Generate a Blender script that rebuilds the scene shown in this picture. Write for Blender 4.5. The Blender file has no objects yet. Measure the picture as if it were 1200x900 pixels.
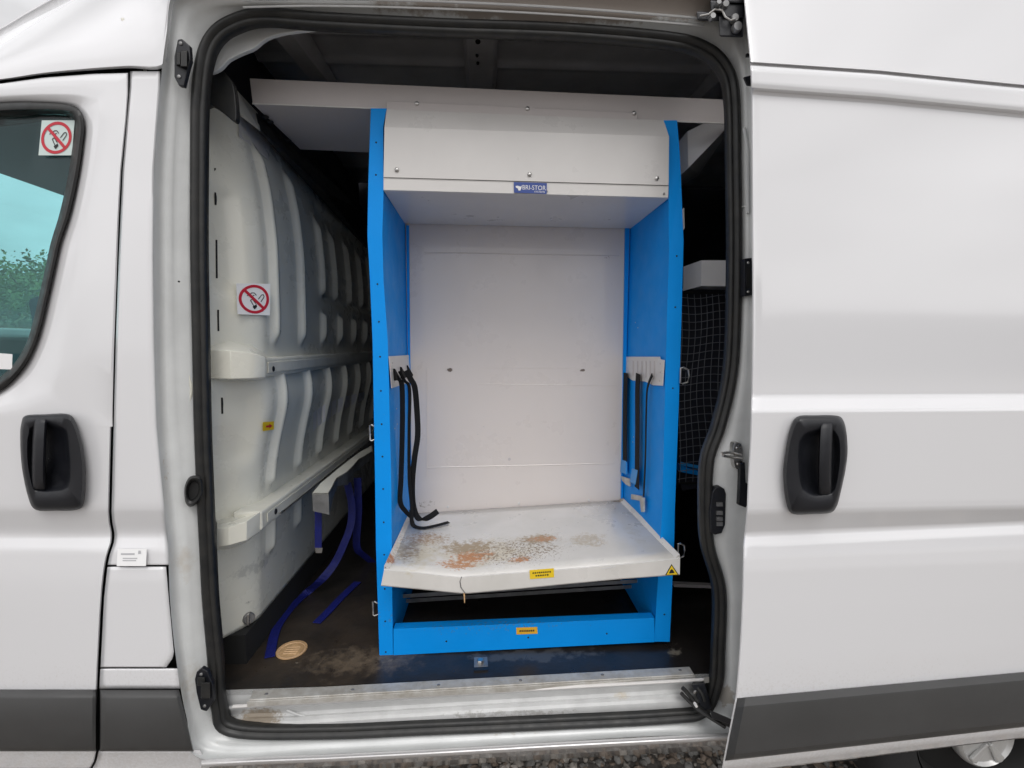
import bpy, math, random
from mathutils import Vector, Matrix
random.seed(7)
R = math.radians
scene = bpy.context.scene
# ------------------------------------------------------------------ camera
CZ = 1.49
CAM = Vector((0, -1.15, CZ))
F = 560.0
YAW, PITCH = R(2.76), R(4.70)
cd = bpy.data.cameras.new('camera'); cam = bpy.data.objects.new('camera', cd)
scene.collection.objects.link(cam)
cd.sensor_width = 36; cd.sensor_fit = 'HORIZONTAL'; cd.lens = F/1200*36
cd.clip_start = 0.02; cd.clip_end = 500
cam.location = CAM
cam.rotation_euler = (R(90)-PITCH, 0, -YAW)
scene.camera = cam
RM = cam.rotation_euler.to_matrix()
# ------------------------------------------------------------------ world and sun
SUN_EL, SUN_AZ = 52, 172      # azimuth of the sun, clockwise from +Y
w = bpy.data.worlds.new('World'); scene.world = w; w.use_nodes = True
nt = w.node_tree; bgn = nt.nodes['Background']
sky = nt.nodes.new('ShaderNodeTexSky'); sky.sky_type = 'NISHITA'; sky.sun_disc = False
sky.sun_elevation = R(SUN_EL); sky.sun_rotation = R(SUN_AZ)
sky.air_density = 1.2; sky.dust_density = 6.0
hs = nt.nodes.new('ShaderNodeHueSaturation'); hs.inputs['Saturation'].default_value = 0.10
hs.inputs['Value'].default_value = 1.0
tcw = nt.nodes.new('ShaderNodeTexCoord'); nzw = nt.nodes.new('ShaderNodeTexNoise')
nzw.inputs['Scale'].default_value = 2.2; nzw.inputs['Detail'].default_value = 5
mpw = nt.nodes.new('ShaderNodeMapping'); mpw.inputs['Scale'].default_value = (1, 1, 2.5)
rw = nt.nodes.new('ShaderNodeMapRange'); rw.inputs[1].default_value = .3; rw.inputs[2].default_value = .7
rw.inputs[3].default_value = .55; rw.inputs[4].default_value = 1.42
mw = nt.nodes.new('ShaderNodeVectorMath'); mw.operation = 'SCALE'
nt.links.new(tcw.outputs['Generated'], mpw.inputs[0]); nt.links.new(mpw.outputs[0], nzw.inputs['Vector'])
nt.links.new(nzw.outputs[0], rw.inputs[0])
nt.links.new(sky.outputs[0], hs.inputs['Color']); 
oc = nt.nodes.new('ShaderNodeMix'); oc.data_type = 'RGBA'; oc.inputs[0].default_value = .72   # cloud cover over the clear sky
oc.inputs[7].default_value = (6.05, 6.0, 6.1, 1); nt.links.new(hs.outputs[0], oc.inputs[6]); nt.links.new(oc.outputs[2], mw.inputs[0])
nt.links.new(rw.outputs[0], mw.inputs['Scale'])
nt.links.new(mw.outputs[0], bgn.inputs['Color']); bgn.inputs['Strength'].default_value = 0.15
sl = bpy.data.lights.new('sun', 'SUN'); sl.energy = 0.6; sl.angle = R(25); sl.color = (1, .965, .93)
so = bpy.data.objects.new('sun', sl); scene.collection.objects.link(so)
sd = Vector((math.sin(R(SUN_AZ))*math.cos(R(SUN_EL)), math.cos(R(SUN_AZ))*math.cos(R(SUN_EL)), math.sin(R(SUN_EL))))
so.rotation_euler = sd.to_track_quat('Z', 'Y').to_euler(); so.location = (0, -6, 8)
scene.view_settings.view_transform = 'Standard'; scene.view_settings.look = 'None'
scene.view_settings.exposure = 0.21; scene.view_settings.gamma = 1
# ------------------------------------------------------------------ pixel helpers (a pixel of the 1200x900 photo to a point at a real depth)
def ray(px, py):
    return RM @ Vector(((px-600)/F, -(py-450)/F, -1))
def P(px, py, Y):
    d = ray(px, py); return CAM + d*((Y-CAM.y)/d.y)
def PX(px, py, X):
    d = ray(px, py); return CAM + d*(X/d.x)
def PZ(px, py, Z):
    d = ray(px, py); return CAM + d*((Z-CAM.z)/d.z)
def lerp(a, b, t): return a+(b-a)*t
def sm(t): t = max(0, min(1, t)); return t*t*(3-2*t)
def interp(tab, x):
    if x <= tab[0][0]: return tab[0][1]
    for (a, b), (c, d) in zip(tab, tab[1:]):
        if x <= c: return b+(d-b)*(x-a)/(c-a)
    return tab[-1][1]
# ------------------------------------------------------------------ materials
def mat(name, col, rough=.5, metal=0, coat=0, var=0, vscale=6, bump=0, bscale=60, stains=(), spec=None, var_col=None):
    m = bpy.data.materials.new(name); m.use_nodes = True; n = m.node_tree; b = n.nodes['Principled BSDF']
    b.inputs['Base Color'].default_value = (*col, 1); b.inputs['Roughness'].default_value = rough
    b.inputs['Metallic'].default_value = metal; b.inputs['Coat Weight'].default_value = coat
    b.inputs['Coat Roughness'].default_value = .06
    if spec is not None: b.inputs['Specular IOR Level'].default_value = spec
    g = n.nodes.new('ShaderNodeNewGeometry')
    cur = None
    def noise(sc, det=6, rg=.6):
        z = n.nodes.new('ShaderNodeTexNoise'); z.inputs['Scale'].default_value = sc; z.inputs['Detail'].default_value = det
        z.inputs['Roughness'].default_value = rg; n.links.new(g.outputs['Position'], z.inputs['Vector']); return z.outputs[0]
    def mix(fac, a, bb):
        x = n.nodes.new('ShaderNodeMix'); x.data_type = 'RGBA'
        n.links.new(fac, x.inputs[0])
        if isinstance(a, tuple): x.inputs[6].default_value = (*a, 1)
        else: n.links.new(a, x.inputs[6])
        x.inputs[7].default_value = (*bb, 1); return x.outputs[2]
    def rng(s, a, b_, c=0, d=1):
        x = n.nodes.new('ShaderNodeMapRange'); x.inputs[1].default_value = a; x.inputs[2].default_value = b_
        x.inputs[3].default_value = c; x.inputs[4].default_value = d; n.links.new(s, x.inputs[0]); return x.outputs[0]
    cur = tuple(col)
    if var:
        f = rng(noise(vscale), .35, .72, 0, 1)
        vc = var_col or tuple(c*(1-var) for c in col)
        cur = mix(f, cur, vc)
        rr = rng(noise(vscale*1.7), .3, .7, max(0, rough-.08), min(1, rough+.12)); n.links.new(rr, b.inputs['Roughness'])
    for (c, rad, scol, ns, th, amt, *sf) in stains:
        s = n.nodes.new('ShaderNodeVectorMath'); s.operation = 'SUBTRACT'; s.inputs[1].default_value = c; n.links.new(g.outputs['Position'], s.inputs[0])
        dv = n.nodes.new('ShaderNodeVectorMath'); dv.operation = 'DIVIDE'; dv.inputs[1].default_value = rad; n.links.new(s.outputs[0], dv.inputs[0])
        ln = n.nodes.new('ShaderNodeVectorMath'); ln.operation = 'LENGTH'; n.links.new(dv.outputs[0], ln.inputs[0])
        k = rng(ln.outputs['Value'], .2, 1.0, .34, -.25)
        ad = n.nodes.new('ShaderNodeMath'); ad.operation = 'ADD'; n.links.new(k, ad.inputs[0]); n.links.new(noise(ns, 8, .7), ad.inputs[1])
        f = rng(ad.outputs[0], th, th+(sf[0] if sf else .10), 0, amt)
        cur = mix(f, cur, scol)
    if not isinstance(cur, tuple): n.links.new(cur, b.inputs['Base Color'])
    if bump:
        bp = n.nodes.new('ShaderNodeBump'); bp.inputs['Strength'].default_value = bump; bp.inputs['Distance'].default_value = .004
        n.links.new(noise(bscale, 4), bp.inputs['Height']); n.links.new(bp.outputs[0], b.inputs['Normal'])
    return m
def glass_mat(name, tint, refl=.12):
    m = bpy.data.materials.new(name); m.use_nodes = True; n = m.node_tree; n.nodes.clear()
    o = n.nodes.new('ShaderNodeOutputMaterial'); t = n.nodes.new('ShaderNodeBsdfTransparent'); t.inputs[0].default_value = (*tint, 1)
    g = n.nodes.new('ShaderNodeBsdfGlossy'); g.inputs['Roughness'].default_value = .02
    lw = n.nodes.new('ShaderNodeLayerWeight'); lw.inputs[0].default_value = .5
    pw = n.nodes.new('ShaderNodeMath'); pw.operation = 'POWER'; pw.inputs[1].default_value = 5; n.links.new(lw.outputs['Facing'], pw.inputs[0])
    fr = n.nodes.new('ShaderNodeMapRange'); fr.inputs[3].default_value = .03; fr.inputs[4].default_value = .9; n.links.new(pw.outputs[0], fr.inputs[0])
    mx = n.nodes.new('ShaderNodeMixShader'); n.links.new(fr.outputs[0], mx.inputs[0]); n.links.new(t.outputs[0], mx.inputs[1]); n.links.new(g.outputs[0], mx.inputs[2])
    n.links.new(mx.outputs[0], o.inputs[0]); return m
DIRT = (.30, .25, .19)
M = {}
def PT(px, py, Y): return tuple(P(px, py, Y))
M['paint'] = mat('white_paint', (.755, .755, .77), .20, coat=1.0, spec=.7, vscale=3, stains=[((0, 0, CZ-1.0), (3.5, .8, .5), (.52, .49, .45), 160, .66, .35, .2)])
M['paint_door'] = mat('white_door_paint', (.755, .755, .77), .12, coat=1.0, spec=1.0, vscale=2.2, stains=[((0, 0, CZ-1.0), (3.5, .8, .5), (.52, .49, .45), 160, .66, .35, .2)])
M['jamb'] = mat('jamb_paint', (.70, .715, .71), .38, coat=.35, var=.14, vscale=9, bump=.25, bscale=25, stains=[
    (PT(262, 850, .04), (.10, .1, .12), (.34, .26, .17), 38, .72, .65), (PT(214, 660, .03), (.035, .1, .12), (.50, .43, .34), 40, .62, .4, .3),
    (PT(222, 800, .03), (.05, .1, .12), (.48, .42, .33), 55, .66, .4, .3), (PT(190, 560, .03), (.03, .1, .16), (.45, .38, .30), 60, .70, .6),
    (PT(850, 815, .05), (.05, .1, .07), (.30, .24, .17), 50, .66, .6), (PT(700, 2, .03), (.9, .2, .055), (.24, .17, .12), 9, .50, .7),
    (PT(560, 862, .03), (.7, .1, .03), (.45, .42, .35), 30, .80, .5)])
M['trim'] = mat('grey_plastic_trim', (.058, .058, .058), .42, var=.18, vscale=5, bump=.25, bscale=900)
M['plastic'] = mat('black_plastic', (.011, .012, .016), .36, bump=.15, bscale=700, var=.2, vscale=20)
M['rubber'] = mat('black_rubber', (.012, .013, .0135), .45, var=.35, vscale=25, var_col=(.026, .025, .023))
M['void'] = mat('dark_cavity', (.010, .010, .010), .8)
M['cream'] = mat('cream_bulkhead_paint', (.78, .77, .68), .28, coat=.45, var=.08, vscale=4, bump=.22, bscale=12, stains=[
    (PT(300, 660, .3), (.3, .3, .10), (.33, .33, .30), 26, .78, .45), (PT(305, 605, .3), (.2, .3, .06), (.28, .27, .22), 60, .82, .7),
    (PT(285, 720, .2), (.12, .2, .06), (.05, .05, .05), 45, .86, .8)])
M['rail'] = mat('grey_rail_paint', (.74, .73, .65), .34, coat=.4, var=.15, vscale=14, bump=.2, bscale=30)
M['roof_in'] = mat('dark_interior_paint', (.74, .74, .76), .45, var=.2, vscale=6)
M['wall_in'] = mat('dark_wall_lining', (.05, .052, .065), .7, var=.3, vscale=4)
M['grey_in'] = mat('shelf_grey_paint', (.88, .87, .87), .36, coat=.3, var=.06, vscale=5)
M['beam'] = mat('beam_grey_paint', (.58, .54, .53), .4, coat=.2, var=.05, vscale=5)
M['hood'] = mat('hood_white_paint', (.72, .70, .68), .33, coat=.4, var=.06, vscale=6)
M['back'] = mat('back_panel_white', (.73, .67, .63), .30, coat=.4, var=.02, vscale=4, bump=.12, bscale=9, stains=[
    (PT(500, 590, .6), (.14, .2, .05), (.30, .24, .18), 70, .86, .8),
    (PT(527, 434, .59), (.024, .1, .013), (.08, .045, .03), 60, .62, .9), (PT(683, 434, .59), (.022, .1, .011), (.08, .045, .03), 60, .62, .9),
    (PT(712, 302, .59), (.05, .1, .02), (.20, .12, .10), 90, .86, .8), (PT(720, 590, .59), (.06, .1, .05), (.25, .19, .13), 70, .84, .7)])
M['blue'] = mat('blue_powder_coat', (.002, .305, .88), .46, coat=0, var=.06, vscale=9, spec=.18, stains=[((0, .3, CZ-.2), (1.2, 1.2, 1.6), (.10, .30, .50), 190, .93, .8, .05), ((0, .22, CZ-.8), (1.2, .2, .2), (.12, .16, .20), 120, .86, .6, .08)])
M['blue_cap'] = mat('light_blue_plastic', (.03, .30, .72), .4)
M['steel'] = mat('bright_steel', (.62, .61, .59), .3, metal=1, var=.2, vscale=30)
M['dull_steel'] = mat('dull_steel', (.33, .33, .33), .45, metal=.7, var=.35, vscale=30)
M['alu'] = mat('worn_aluminium', (.64, .63, .60), .40, metal=.45, var=.25, vscale=26, bump=.3, bscale=160, var_col=(.42, .39, .34))
M['webbing'] = mat('black_webbing', (.009, .009, .010), .8, spec=.25, bump=.4, bscale=900)
M['blue_web'] = mat('blue_webbing', (.003, .008, .15), .6, bump=.4, bscale=700, var=.3, vscale=30)
M['yellow'] = mat('yellow_label', (.86, .60, .02), .4, var=.08, vscale=60)
M['yellow_dark'] = mat('orange_yellow_label', (.80, .44, .03), .4)
M['red'] = mat('red_print', (.55, .02, .04), .4)
M['black_ink'] = mat('black_ink', (.015, .015, .015), .5)
M['grey_ink'] = mat('grey_ink', (.45, .45, .47), .5)
M['label_white'] = mat('white_sticker', (.85, .85, .85), .35)
M['label_blue'] = mat('navy_label', (.03, .07, .30), .35)
M['wood'] = mat('plywood', (.60, .38, .19), .6, var=.4, vscale=45, bump=.3, bscale=90)
M['cork'] = mat('ribbed_tan', (.62, .42, .25), .6)
M['glass'] = glass_mat('teal_window_glass', (.74, .93, .94))
M['glass_far'] = glass_mat('far_window_glass', (.82, .97, .98))
M['cab_in'] = mat('cab_lining', (.13, .14, .16), .8)
M['dash'] = mat('dash_pale', (.72, .75, .72), .5)
M['tyre'] = mat('tyre_rubber', (.018, .018, .019), .8, bump=.4, bscale=80)
M['rim'] = mat('silver_wheel', (.62, .62, .61), .35, metal=.4, coat=.3, var=.12, vscale=30)
M['concrete'] = mat('grey_cladding', (.10, .10, .11), .8, var=.2, vscale=.6)
M['clad_dark'] = mat('slate_roofing', (.12, .12, .13), .8)
M['bark'] = mat('bark', (.09, .07, .05), .9, var=.3, vscale=12)
M['leaf'] = mat('leaf_green', (.07, .14, .035), .6, var=.5, vscale=1.4, var_col=(.10, .15, .03))
M['hedge'] = mat('hedge_green', (.04, .085, .022), .6, var=.5, vscale=2, var_col=(.10, .09, .03))
M['net_cord'] = mat('net_cord', (.16, .17, .19), .7)
M['net_back'] = mat('dark_net_lining', (.016, .018, .028), .8)
fl = [(PT(420, 765, .2), (.36, .16, .1), (.17, .13, .09), 34, .60, .6, .25), (PT(440, 790, .2), (.30, .08, .1), (.26, .21, .15), 60, .66, .5, .2), (PT(360, 790, .2), (.25, .05, .1), (.30, .26, .2), 40, .80, .7),
      (PT(620, 775, .2), (.5, .08, .1), (.10, .10, .10), 20, .68, .5), (PT(790, 770, .2), (.10, .12, .1), (.25, .22, .17), 30, .78, .7)]
M['floor'] = mat('worn_dark_floor', (.022, .019, .017), .34, var=.45, vscale=9, bump=.35, bscale=22, stains=[(PT(400, 740, .3), (.7, .6, .3), (.075, .055, .038), 7, .60, .45, .3)]+fl)
rust = (.40, .15, .055); rust2 = (.30, .21, .11)
ZTR = P(600, 591.5, .595).z
def TT(px, py): return tuple(PZ(px, py, ZTR))
film = (.55, .48, .33)
M['tray'] = mat('worn_white_tray', (.70, .68, .65), .30, coat=.3, var=.06, vscale=7, var_col=(.60, .585, .55), stains=[
    (TT(565, 640), (.34, .20, .15), film, 30, .64, .6, .22), (TT(490, 640), (.14, .24, .15), film, 34, .58, .6, .22),
    (TT(548, 634), (.21, .14, .15), rust2, 60, .66, .85, .15), (TT(552, 644), (.17, .11, .13), (.46, .18, .05), 75, .68, .95, .13), (TT(536, 652), (.14, .07, .13), (.48, .20, .06), 110, .67, .9, .13),
    (TT(630, 628), (.16, .09, .15), rust2, 75, .68, .85, .15), (TT(636, 628), (.13, .06, .15), (.42, .19, .07), 95, .72, .9, .13), (TT(610, 649), (.08, .05, .13), (.46, .18, .05), 90, .69, .95, .13),
    (TT(480, 640), (.10, .22, .15), rust2, 85, .71, .85, .15), (TT(456, 655), (.04, .10, .15), rust, 70, .72, .95), (TT(500, 625), (.24, .17, .15), (.34, .20, .09), 110, .75, .85, .13),
    (TT(690, 632), (.18, .14, .15), (.45, .39, .30), 80, .74, .8), (TT(745, 630), (.10, .25, .15), (.52, .48, .40), 50, .76, .6, .2), (TT(725, 590), (.10, .07, .15), rust2, 90, .71, .8),
    (TT(600, 640), (.50, .3, .15), (.20, .14, .08), 140, .84, .9, .04)])
M['sill_in'] = mat('track_paint', (.62, .625, .62), .36, coat=.3, var=.15, vscale=20, stains=[
    (PT(305, 842, .08), (.10, .1, .06), (.26, .20, .13), 95, .52, .8, .2), (PT(730, 815, .08), (.05, .1, .02), (.52, .42, .27), 60, .66, .5, .3),
    (PT(600, 835, .07), (.6, .1, .03), (.30, .29, .27), 50, .80, .6)])
M['gravel'] = mat('gravel_ground', (.24, .22, .20), .9, var=.5, vscale=60, bump=1, bscale=120)
stone_m = [mat('stone_'+k, c, .85, var=.25, vscale=80) for k, c in (('grey', (.34, .33, .31)), ('brown', (.30, .24, .19)), ('pale', (.50, .46, .41)))]
# ------------------------------------------------------------------ object helpers
WL = {}
def thing(name, loc, label, cat, group=None):
    o = bpy.data.objects.new(name, None); scene.collection.objects.link(o); o.location = loc; o.empty_display_size = .1
    WL[o] = Vector(loc); o['label'] = label; o['category'] = cat
    if group: o['group'] = group
    return o
def link(name, verts, faces, m, parent=None, smooth=False, bevel=0, solid=0, label=None, mats=None, kind=None, sharp=40, soff=-1):
    me = bpy.data.meshes.new(name); vs = [Vector(v) for v in verts]
    lo = Vector([min(v[i] for v in vs) for i in range(3)]); hi = Vector([max(v[i] for v in vs) for i in range(3)]); c = (lo+hi)/2
    if solid:      # sheet metal: outside faces the viewer's side, thickness goes behind it
        tot = 0
        for f_ in faces:
            a_, b_, c_ = vs[f_[0]], vs[f_[1]], vs[f_[2]]; n_ = (b_-a_).cross(c_-a_); tot += n_.dot((CAM-a_).normalized())
        if tot < 0: faces = [tuple(reversed(f_)) for f_ in faces]
    me.from_pydata([v-c for v in vs], [], faces); me.validate(); me.update()
    mm = m if isinstance(m, (list, tuple)) else [m]
    for k in mm: me.materials.append(k)
    if mats: me.polygons.foreach_set('material_index', mats)
    o = bpy.data.objects.new(name, me); scene.collection.objects.link(o)
    if parent is not None: o.parent = parent; o.location = c-WL[parent]
    else: o.location = c
    WL[o] = c
    if smooth:
        me.polygons.foreach_set('use_smooth', [True]*len(me.polygons))
        if sharp < 180: me.set_sharp_from_angle(angle=R(sharp))
    if solid:
        s = o.modifiers.new('thick', 'SOLIDIFY'); s.thickness = solid; s.offset = soff; s.use_rim = name not in ('cab_door', 'door_panel')
    if bevel:
        b = o.modifiers.new('bevel', 'BEVEL'); b.width = bevel; b.segments = 2; b.limit_method = 'ANGLE'; b.angle_limit = R(35)
    if label: o['label'] = label
    if kind: o['kind'] = kind
    return o
class MB:
    def __init__(s): s.v = []; s.f = []
    def add(s, vs, fs):
        n = len(s.v); s.v += [Vector(v) for v in vs]; s.f += [tuple(n+i for i in f) for f in fs]; return s
    def box(s, a, b):
        (x0, y0, z0), (x1, y1, z1) = a, b
        return s.add([(x, y, z) for x in (x0, x1) for y in (y0, y1) for z in (z0, z1)],
                     [(0, 1, 3, 2), (4, 6, 7, 5), (0, 4, 5, 1), (2, 3, 7, 6), (0, 2, 6, 4), (1, 5, 7, 3)])
    def prism(s, pts, d):   # polygon extruded by vector d
        n = len(pts); d = Vector(d); vs = [Vector(p) for p in pts]+[Vector(p)+d for p in pts]
        return s.add(vs, [tuple(range(n))[::-1], tuple(range(n, 2*n))]+[(i, (i+1) % n, n+(i+1) % n, n+i) for i in range(n)])
    def hexa(s, q, q2):     # two quads joined
        return s.add(list(q)+list(q2), [(3, 2, 1, 0), (4, 5, 6, 7), (0, 1, 5, 4), (1, 2, 6, 5), (2, 3, 7, 6), (3, 0, 4, 7)])
    def tube(s, pts, r, n=8, closed=False):
        pts = [Vector(p) for p in pts]; m = len(pts); rings = []
        for i, p in enumerate(pts):
            a = pts[(i-1) % m] if (closed or i > 0) else p; b = pts[(i+1) % m] if (closed or i < m-1) else p
            t = (b-a).normalized(); u = t.cross(Vector((0, 0, 1)))
            if u.length < .2: u = t.cross(Vector((1, 0, 0)))
            u.normalize(); v = t.cross(u); rr = r[i] if isinstance(r, (list, tuple)) else r
            rings.append([p+u*(math.cos(2*math.pi*k/n)*rr)+v*(math.sin(2*math.pi*k/n)*rr) for k in range(n)])
        vs = [x for q in rings for x in q]; fs = []
        for i in range(m if closed else m-1):
            j = (i+1) % m
            for k in range(n): fs.append((i*n+k, i*n+(k+1) % n, j*n+(k+1) % n, j*n+k))
        if not closed: fs += [tuple(range(n)), tuple((m-1)*n+k for k in range(n))[::-1]]
        return s.add(vs, fs)
    def disc(s, c, axis, r, h, n=16, top=.85):   # short capped cylinder, chamfered toward +axis
        c = Vector(c); ax = Vector(axis).normalized(); u = ax.orthogonal().normalized(); v = ax.cross(u); vs = []
        for (rr, hh) in ((r, 0), (r, h*.6), (r*top, h)):
            vs += [c+ax*hh+u*(math.cos(2*math.pi*k/n)*rr)+v*(math.sin(2*math.pi*k/n)*rr) for k in range(n)]
        fs = [(i*n+k, i*n+(k+1) % n, (i+1)*n+(k+1) % n, (i+1)*n+k) for i in range(2) for k in range(n)]
        fs += [tuple(range(n))[::-1], tuple(2*n+k for k in range(n))]
        return s.add(vs, fs)
    def grid(s, rows):
        n = len(rows); m = len(rows[0])
        return s.add([p for r in rows for p in r], [(i*m+j, i*m+j+1, (i+1)*m+j+1, (i+1)*m+j) for i in range(n-1) for j in range(m-1)])
    def out(s, name, m, parent=None, **k): return link(name, s.v, s.f, m, parent, **k)
def catmull(pts, n, closed=False):
    pts = [Vector(p) for p in pts]; m = len(pts); out = []
    for i in range(m if closed else m-1):
        a = pts[(i-1) % m] if (closed or i > 0) else pts[0]*2-pts[1]; b = pts[i]; c = pts[(i+1) % m]
        d = pts[(i+2) % m] if (closed or i < m-2) else c*2-b
        for k in range(n):
            t = k/n; out.append(.5*((2*b)+(c-a)*t+(2*a-5*b+4*c-d)*t*t+(3*b-a-3*c+d)*t**3))
    if not closed: out.append(pts[-1])
    return out
def ribbon(pts, wdt, side, th, name, m, parent, sub=5, **k):
    pts = catmull(pts, sub); side = Vector(side).normalized(); b = MB(); vs = []; n = len(pts)
    for i, p in enumerate(pts):
        t = (pts[min(i+1, n-1)]-pts[max(i-1, 0)]).normalized(); nn = t.cross(side)
        nn = nn.normalized() if nn.length > 1e-4 else Vector((0, -1, 0))
        ss = nn.cross(t).normalized()
        vs += [p+ss*wdt/2+nn*th/2, p-ss*wdt/2+nn*th/2, p-ss*wdt/2-nn*th/2, p+ss*wdt/2-nn*th/2]
    fs = [(i*4+j, i*4+(j+1) % 4, i*4+4+(j+1) % 4, i*4+4+j) for i in range(n-1) for j in range(4)]+[(0, 1, 2, 3), (4*n-1, 4*n-2, 4*n-3, 4*n-4)]
    return link(name, vs, fs, m, parent, **k)
def quad_plate(name, c4, th, m, parent, toward=None, bevel=0, **k):   # c4: four world corners, thickness away from the camera
    c4 = [Vector(c) for c in c4]; nn = (c4[1]-c4[0]).cross(c4[3]-c4[0]).normalized()
    if nn.dot(CAM-c4[0]) > 0: nn = -nn
    return MB().prism(c4, nn*th).out(name, m, parent, bevel=bevel, **k)
def on(c4, u, v, lift=0):    # bilinear point on a quad, lifted toward the viewer's side
    a, b, c, d = [Vector(q) for q in c4]; p = a.lerp(b, u).lerp(d.lerp(c, u), v)
    nn = (b-a).cross(d-a).normalized()
    if nn.dot(CAM-a) < 0: nn = -nn
    return p+nn*lift
def screw(p, parent, r=.005, m=None, name='screw', ax=(0, -1, 0), h=.003):
    return MB().disc(p, ax, r, h, 12, .6).out(name, m or M['steel'], parent, smooth=True)
font_cache = {}
def lettering(txt, c4, m, parent, name='lettering', lift=.0006):
    cu = bpy.data.curves.new('t', 'FONT'); cu.body = txt; cu.resolution_u = 3; to = bpy.data.objects.new('t', cu)
    scene.collection.objects.link(to); dg = bpy.context.evaluated_depsgraph_get(); dg.update()
    me = to.evaluated_get(dg).to_mesh(); vs = [v.co.copy() for v in me.vertices]; fs = [tuple(p.vertices) for p in me.polygons]
    to.evaluated_get(dg).to_mesh_clear(); bpy.data.objects.remove(to); bpy.data.curves.remove(cu)
    x0 = min(v.x for v in vs); x1 = max(v.x for v in vs); y0 = min(v.y for v in vs); y1 = max(v.y for v in vs)
    return link(name, [on(c4, (v.x-x0)/(x1-x0), 1-(v.y-y0)/(y1-y0), lift) for v in vs], fs, m, parent)

# ================================================================== THE VAN
van = thing('panel_van', (0, .9, 0), 'white high-roof panel van with its side sliding door open, showing the fitted-out load bay', 'van')
# ---- ring of the door aperture: stations of (seal, flange, ridge, groove, skin edge)
ST = [((275,853),(262,868),(250,874),(245,880),(238,890)), ((257,825),(240,832),(230,836),(224,838),(219,842)),
 ((253,770),(234,770),(222,770),(214,770),(206,770)), ((247,700),(229,700),(218,700),(206,700),(199,700)),
 ((244,640),(226,640),(217,640),(205,640),(197,640)), ((242,600),(223,600),(211,600),(200,600),(193,600)),
 ((238,500),(212,500),(204,500),(192,500),(184,500)), ((236,400),(207,400),(200,400),(190,400),(181,400)),
 ((234,300),(205,300),(199,300),(190,300),(180,300)), ((234,200),(206,200),(200,200),(190,200),(181,200)),
 ((235,120),(213,110),(204,108),(196,104),(188,100)), ((240,75),(222,62),(211,52),(203,46),(195,40)),
 ((252,46),(234,28),(222,12),(213,2),(204,-10)), ((275,29),(262,12),(254,4),(249,-4),(244,-18)),
 ((310,21),(305,9),(302,3),(300,-5),(300,-24)), ((380,26),(380,9),(380,5),(380,-3),(380,-26)),
 ((520,33),(520,12),(520,8),(520,-1),(520,-24)), ((660,38),(660,19),(660,14),(660,4),(660,-18)),
 ((780,48),(780,29),(780,24),(780,11),(780,-10)), ((825,60),(842,44),(852,34),(862,22),(876,0)),
 ((848,82),(861,72),(868,66),(876,60),(890,50)), ((857,115),(868,115),(873,115),(878,115),(893,115)),
 ((859,200),(870,200),(874,200),(880,200),(896,200)), ((860,300),(871,300),(875,300),(881,300),(896,300)),
 ((858,400),(868,400),(872,400),(882,400),(896,400)), ((853,450),(863,452),(869,452),(882,452),(896,452)),
 ((841,500),(852,505),(860,506),(880,508),(896,508)), ((828,540),(839,543),(850,544),(878,546),(896,546)),
 ((826,600),(836,600),(850,600),(876,600),(896,600)), ((829,640),(839,640),(852,640),(874,640),(896,640)),
 ((842,690),(851,690),(858,690),(872,690),(894,690)), ((841,760),(851,760),(858,760),(870,760),(892,760)),
 ((838,800),(850,803),(857,806),(866,808),(890,810)), ((822,831),(838,842),(848,850),(858,856),(884,866)),
 ((780,838),(782,848),(784,852),(786,856),(790,862)), ((640,845),(640,855),(640,859),(640,863),(640,870)),
 ((500,851),(500,861),(500,866),(500,871),(500,878)), ((380,856),(380,867),(380,873),(380,877),(380,884))]
DEP = (.062, .058, .032, .040, .002)
rails = []
for k in range(5):
    rails.append(catmull([P(s[k][0], s[k][1], DEP[k]) for s in ST], 8, True))
# inner return of the aperture, behind the seal
cen = sum(rails[0], Vector())/len(rails[0])
inner = [p+Vector((0, .0, 0)) for p in rails[0]]
ret = [Vector((p.x, .11, p.z))+(Vector((p.x, 0, p.z))-Vector((cen.x, 0, cen.z))).normalized()*.055 for p in rails[0]]
def ring_between(a, b, sub=2):
    n = len(a); v = []; f = []
    for t in range(sub+1):
        v += [p.lerp(q, t/sub) for p, q in zip(a, b)]
    for t in range(sub):
        for i in range(n): f.append((t*n+i, t*n+(i+1) % n, (t+1)*n+(i+1) % n, (t+1)*n+i))
    return v, f
b = MB()
N = len(rails[0]); v = []
seq = [ret]+rails
for r_ in seq: v += r_
f = [(t*N+i, (t+1)*N+i, (t+1)*N+(i+1) % N, t*N+(i+1) % N) for t in range(len(seq)-1) for i in range(N)]
frame = link('door_frame', v, f, M['jamb'], van, smooth=True, sharp=180)
s = frame.modifiers.new('sub', 'SUBSURF'); s.levels = s.render_levels = 1
# ---- rubber seal swept around the aperture
def sweep(path, prof, name, m, parent, **k):
    n = len(path); pn = len(prof); vs = []
    for i, p in enumerate(path):
        t = (path[(i+1) % n]-path[(i-1) % n]).normalized(); nn = Vector((0, 1, 0)).cross(t).normalized()
        if nn.dot(p-cen) < 0: nn = -nn
        vs += [p+nn*a+Vector((0, -1, 0))*bb for a, bb in prof]
    fs = [(i*pn+j, i*pn+(j+1) % pn, ((i+1) % n)*pn+(j+1) % pn, ((i+1) % n)*pn+j) for i in range(n) for j in range(pn)]
    return link(name, vs, fs, m, parent, smooth=True, sharp=60, **k)
prof = [(.013, -.004), (.0155, .004), (.0145, .014), (.009, .020), (.002, .021), (-.0025, .016), (-.005, .012), (-.010, .0135), (-.0155, .010), (-.0165, .002), (-.015, -.012), (-.008, -.02), (.004, -.012)]
sweep(rails[0], prof, 'door_seal', M['rubber'], van)
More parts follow.
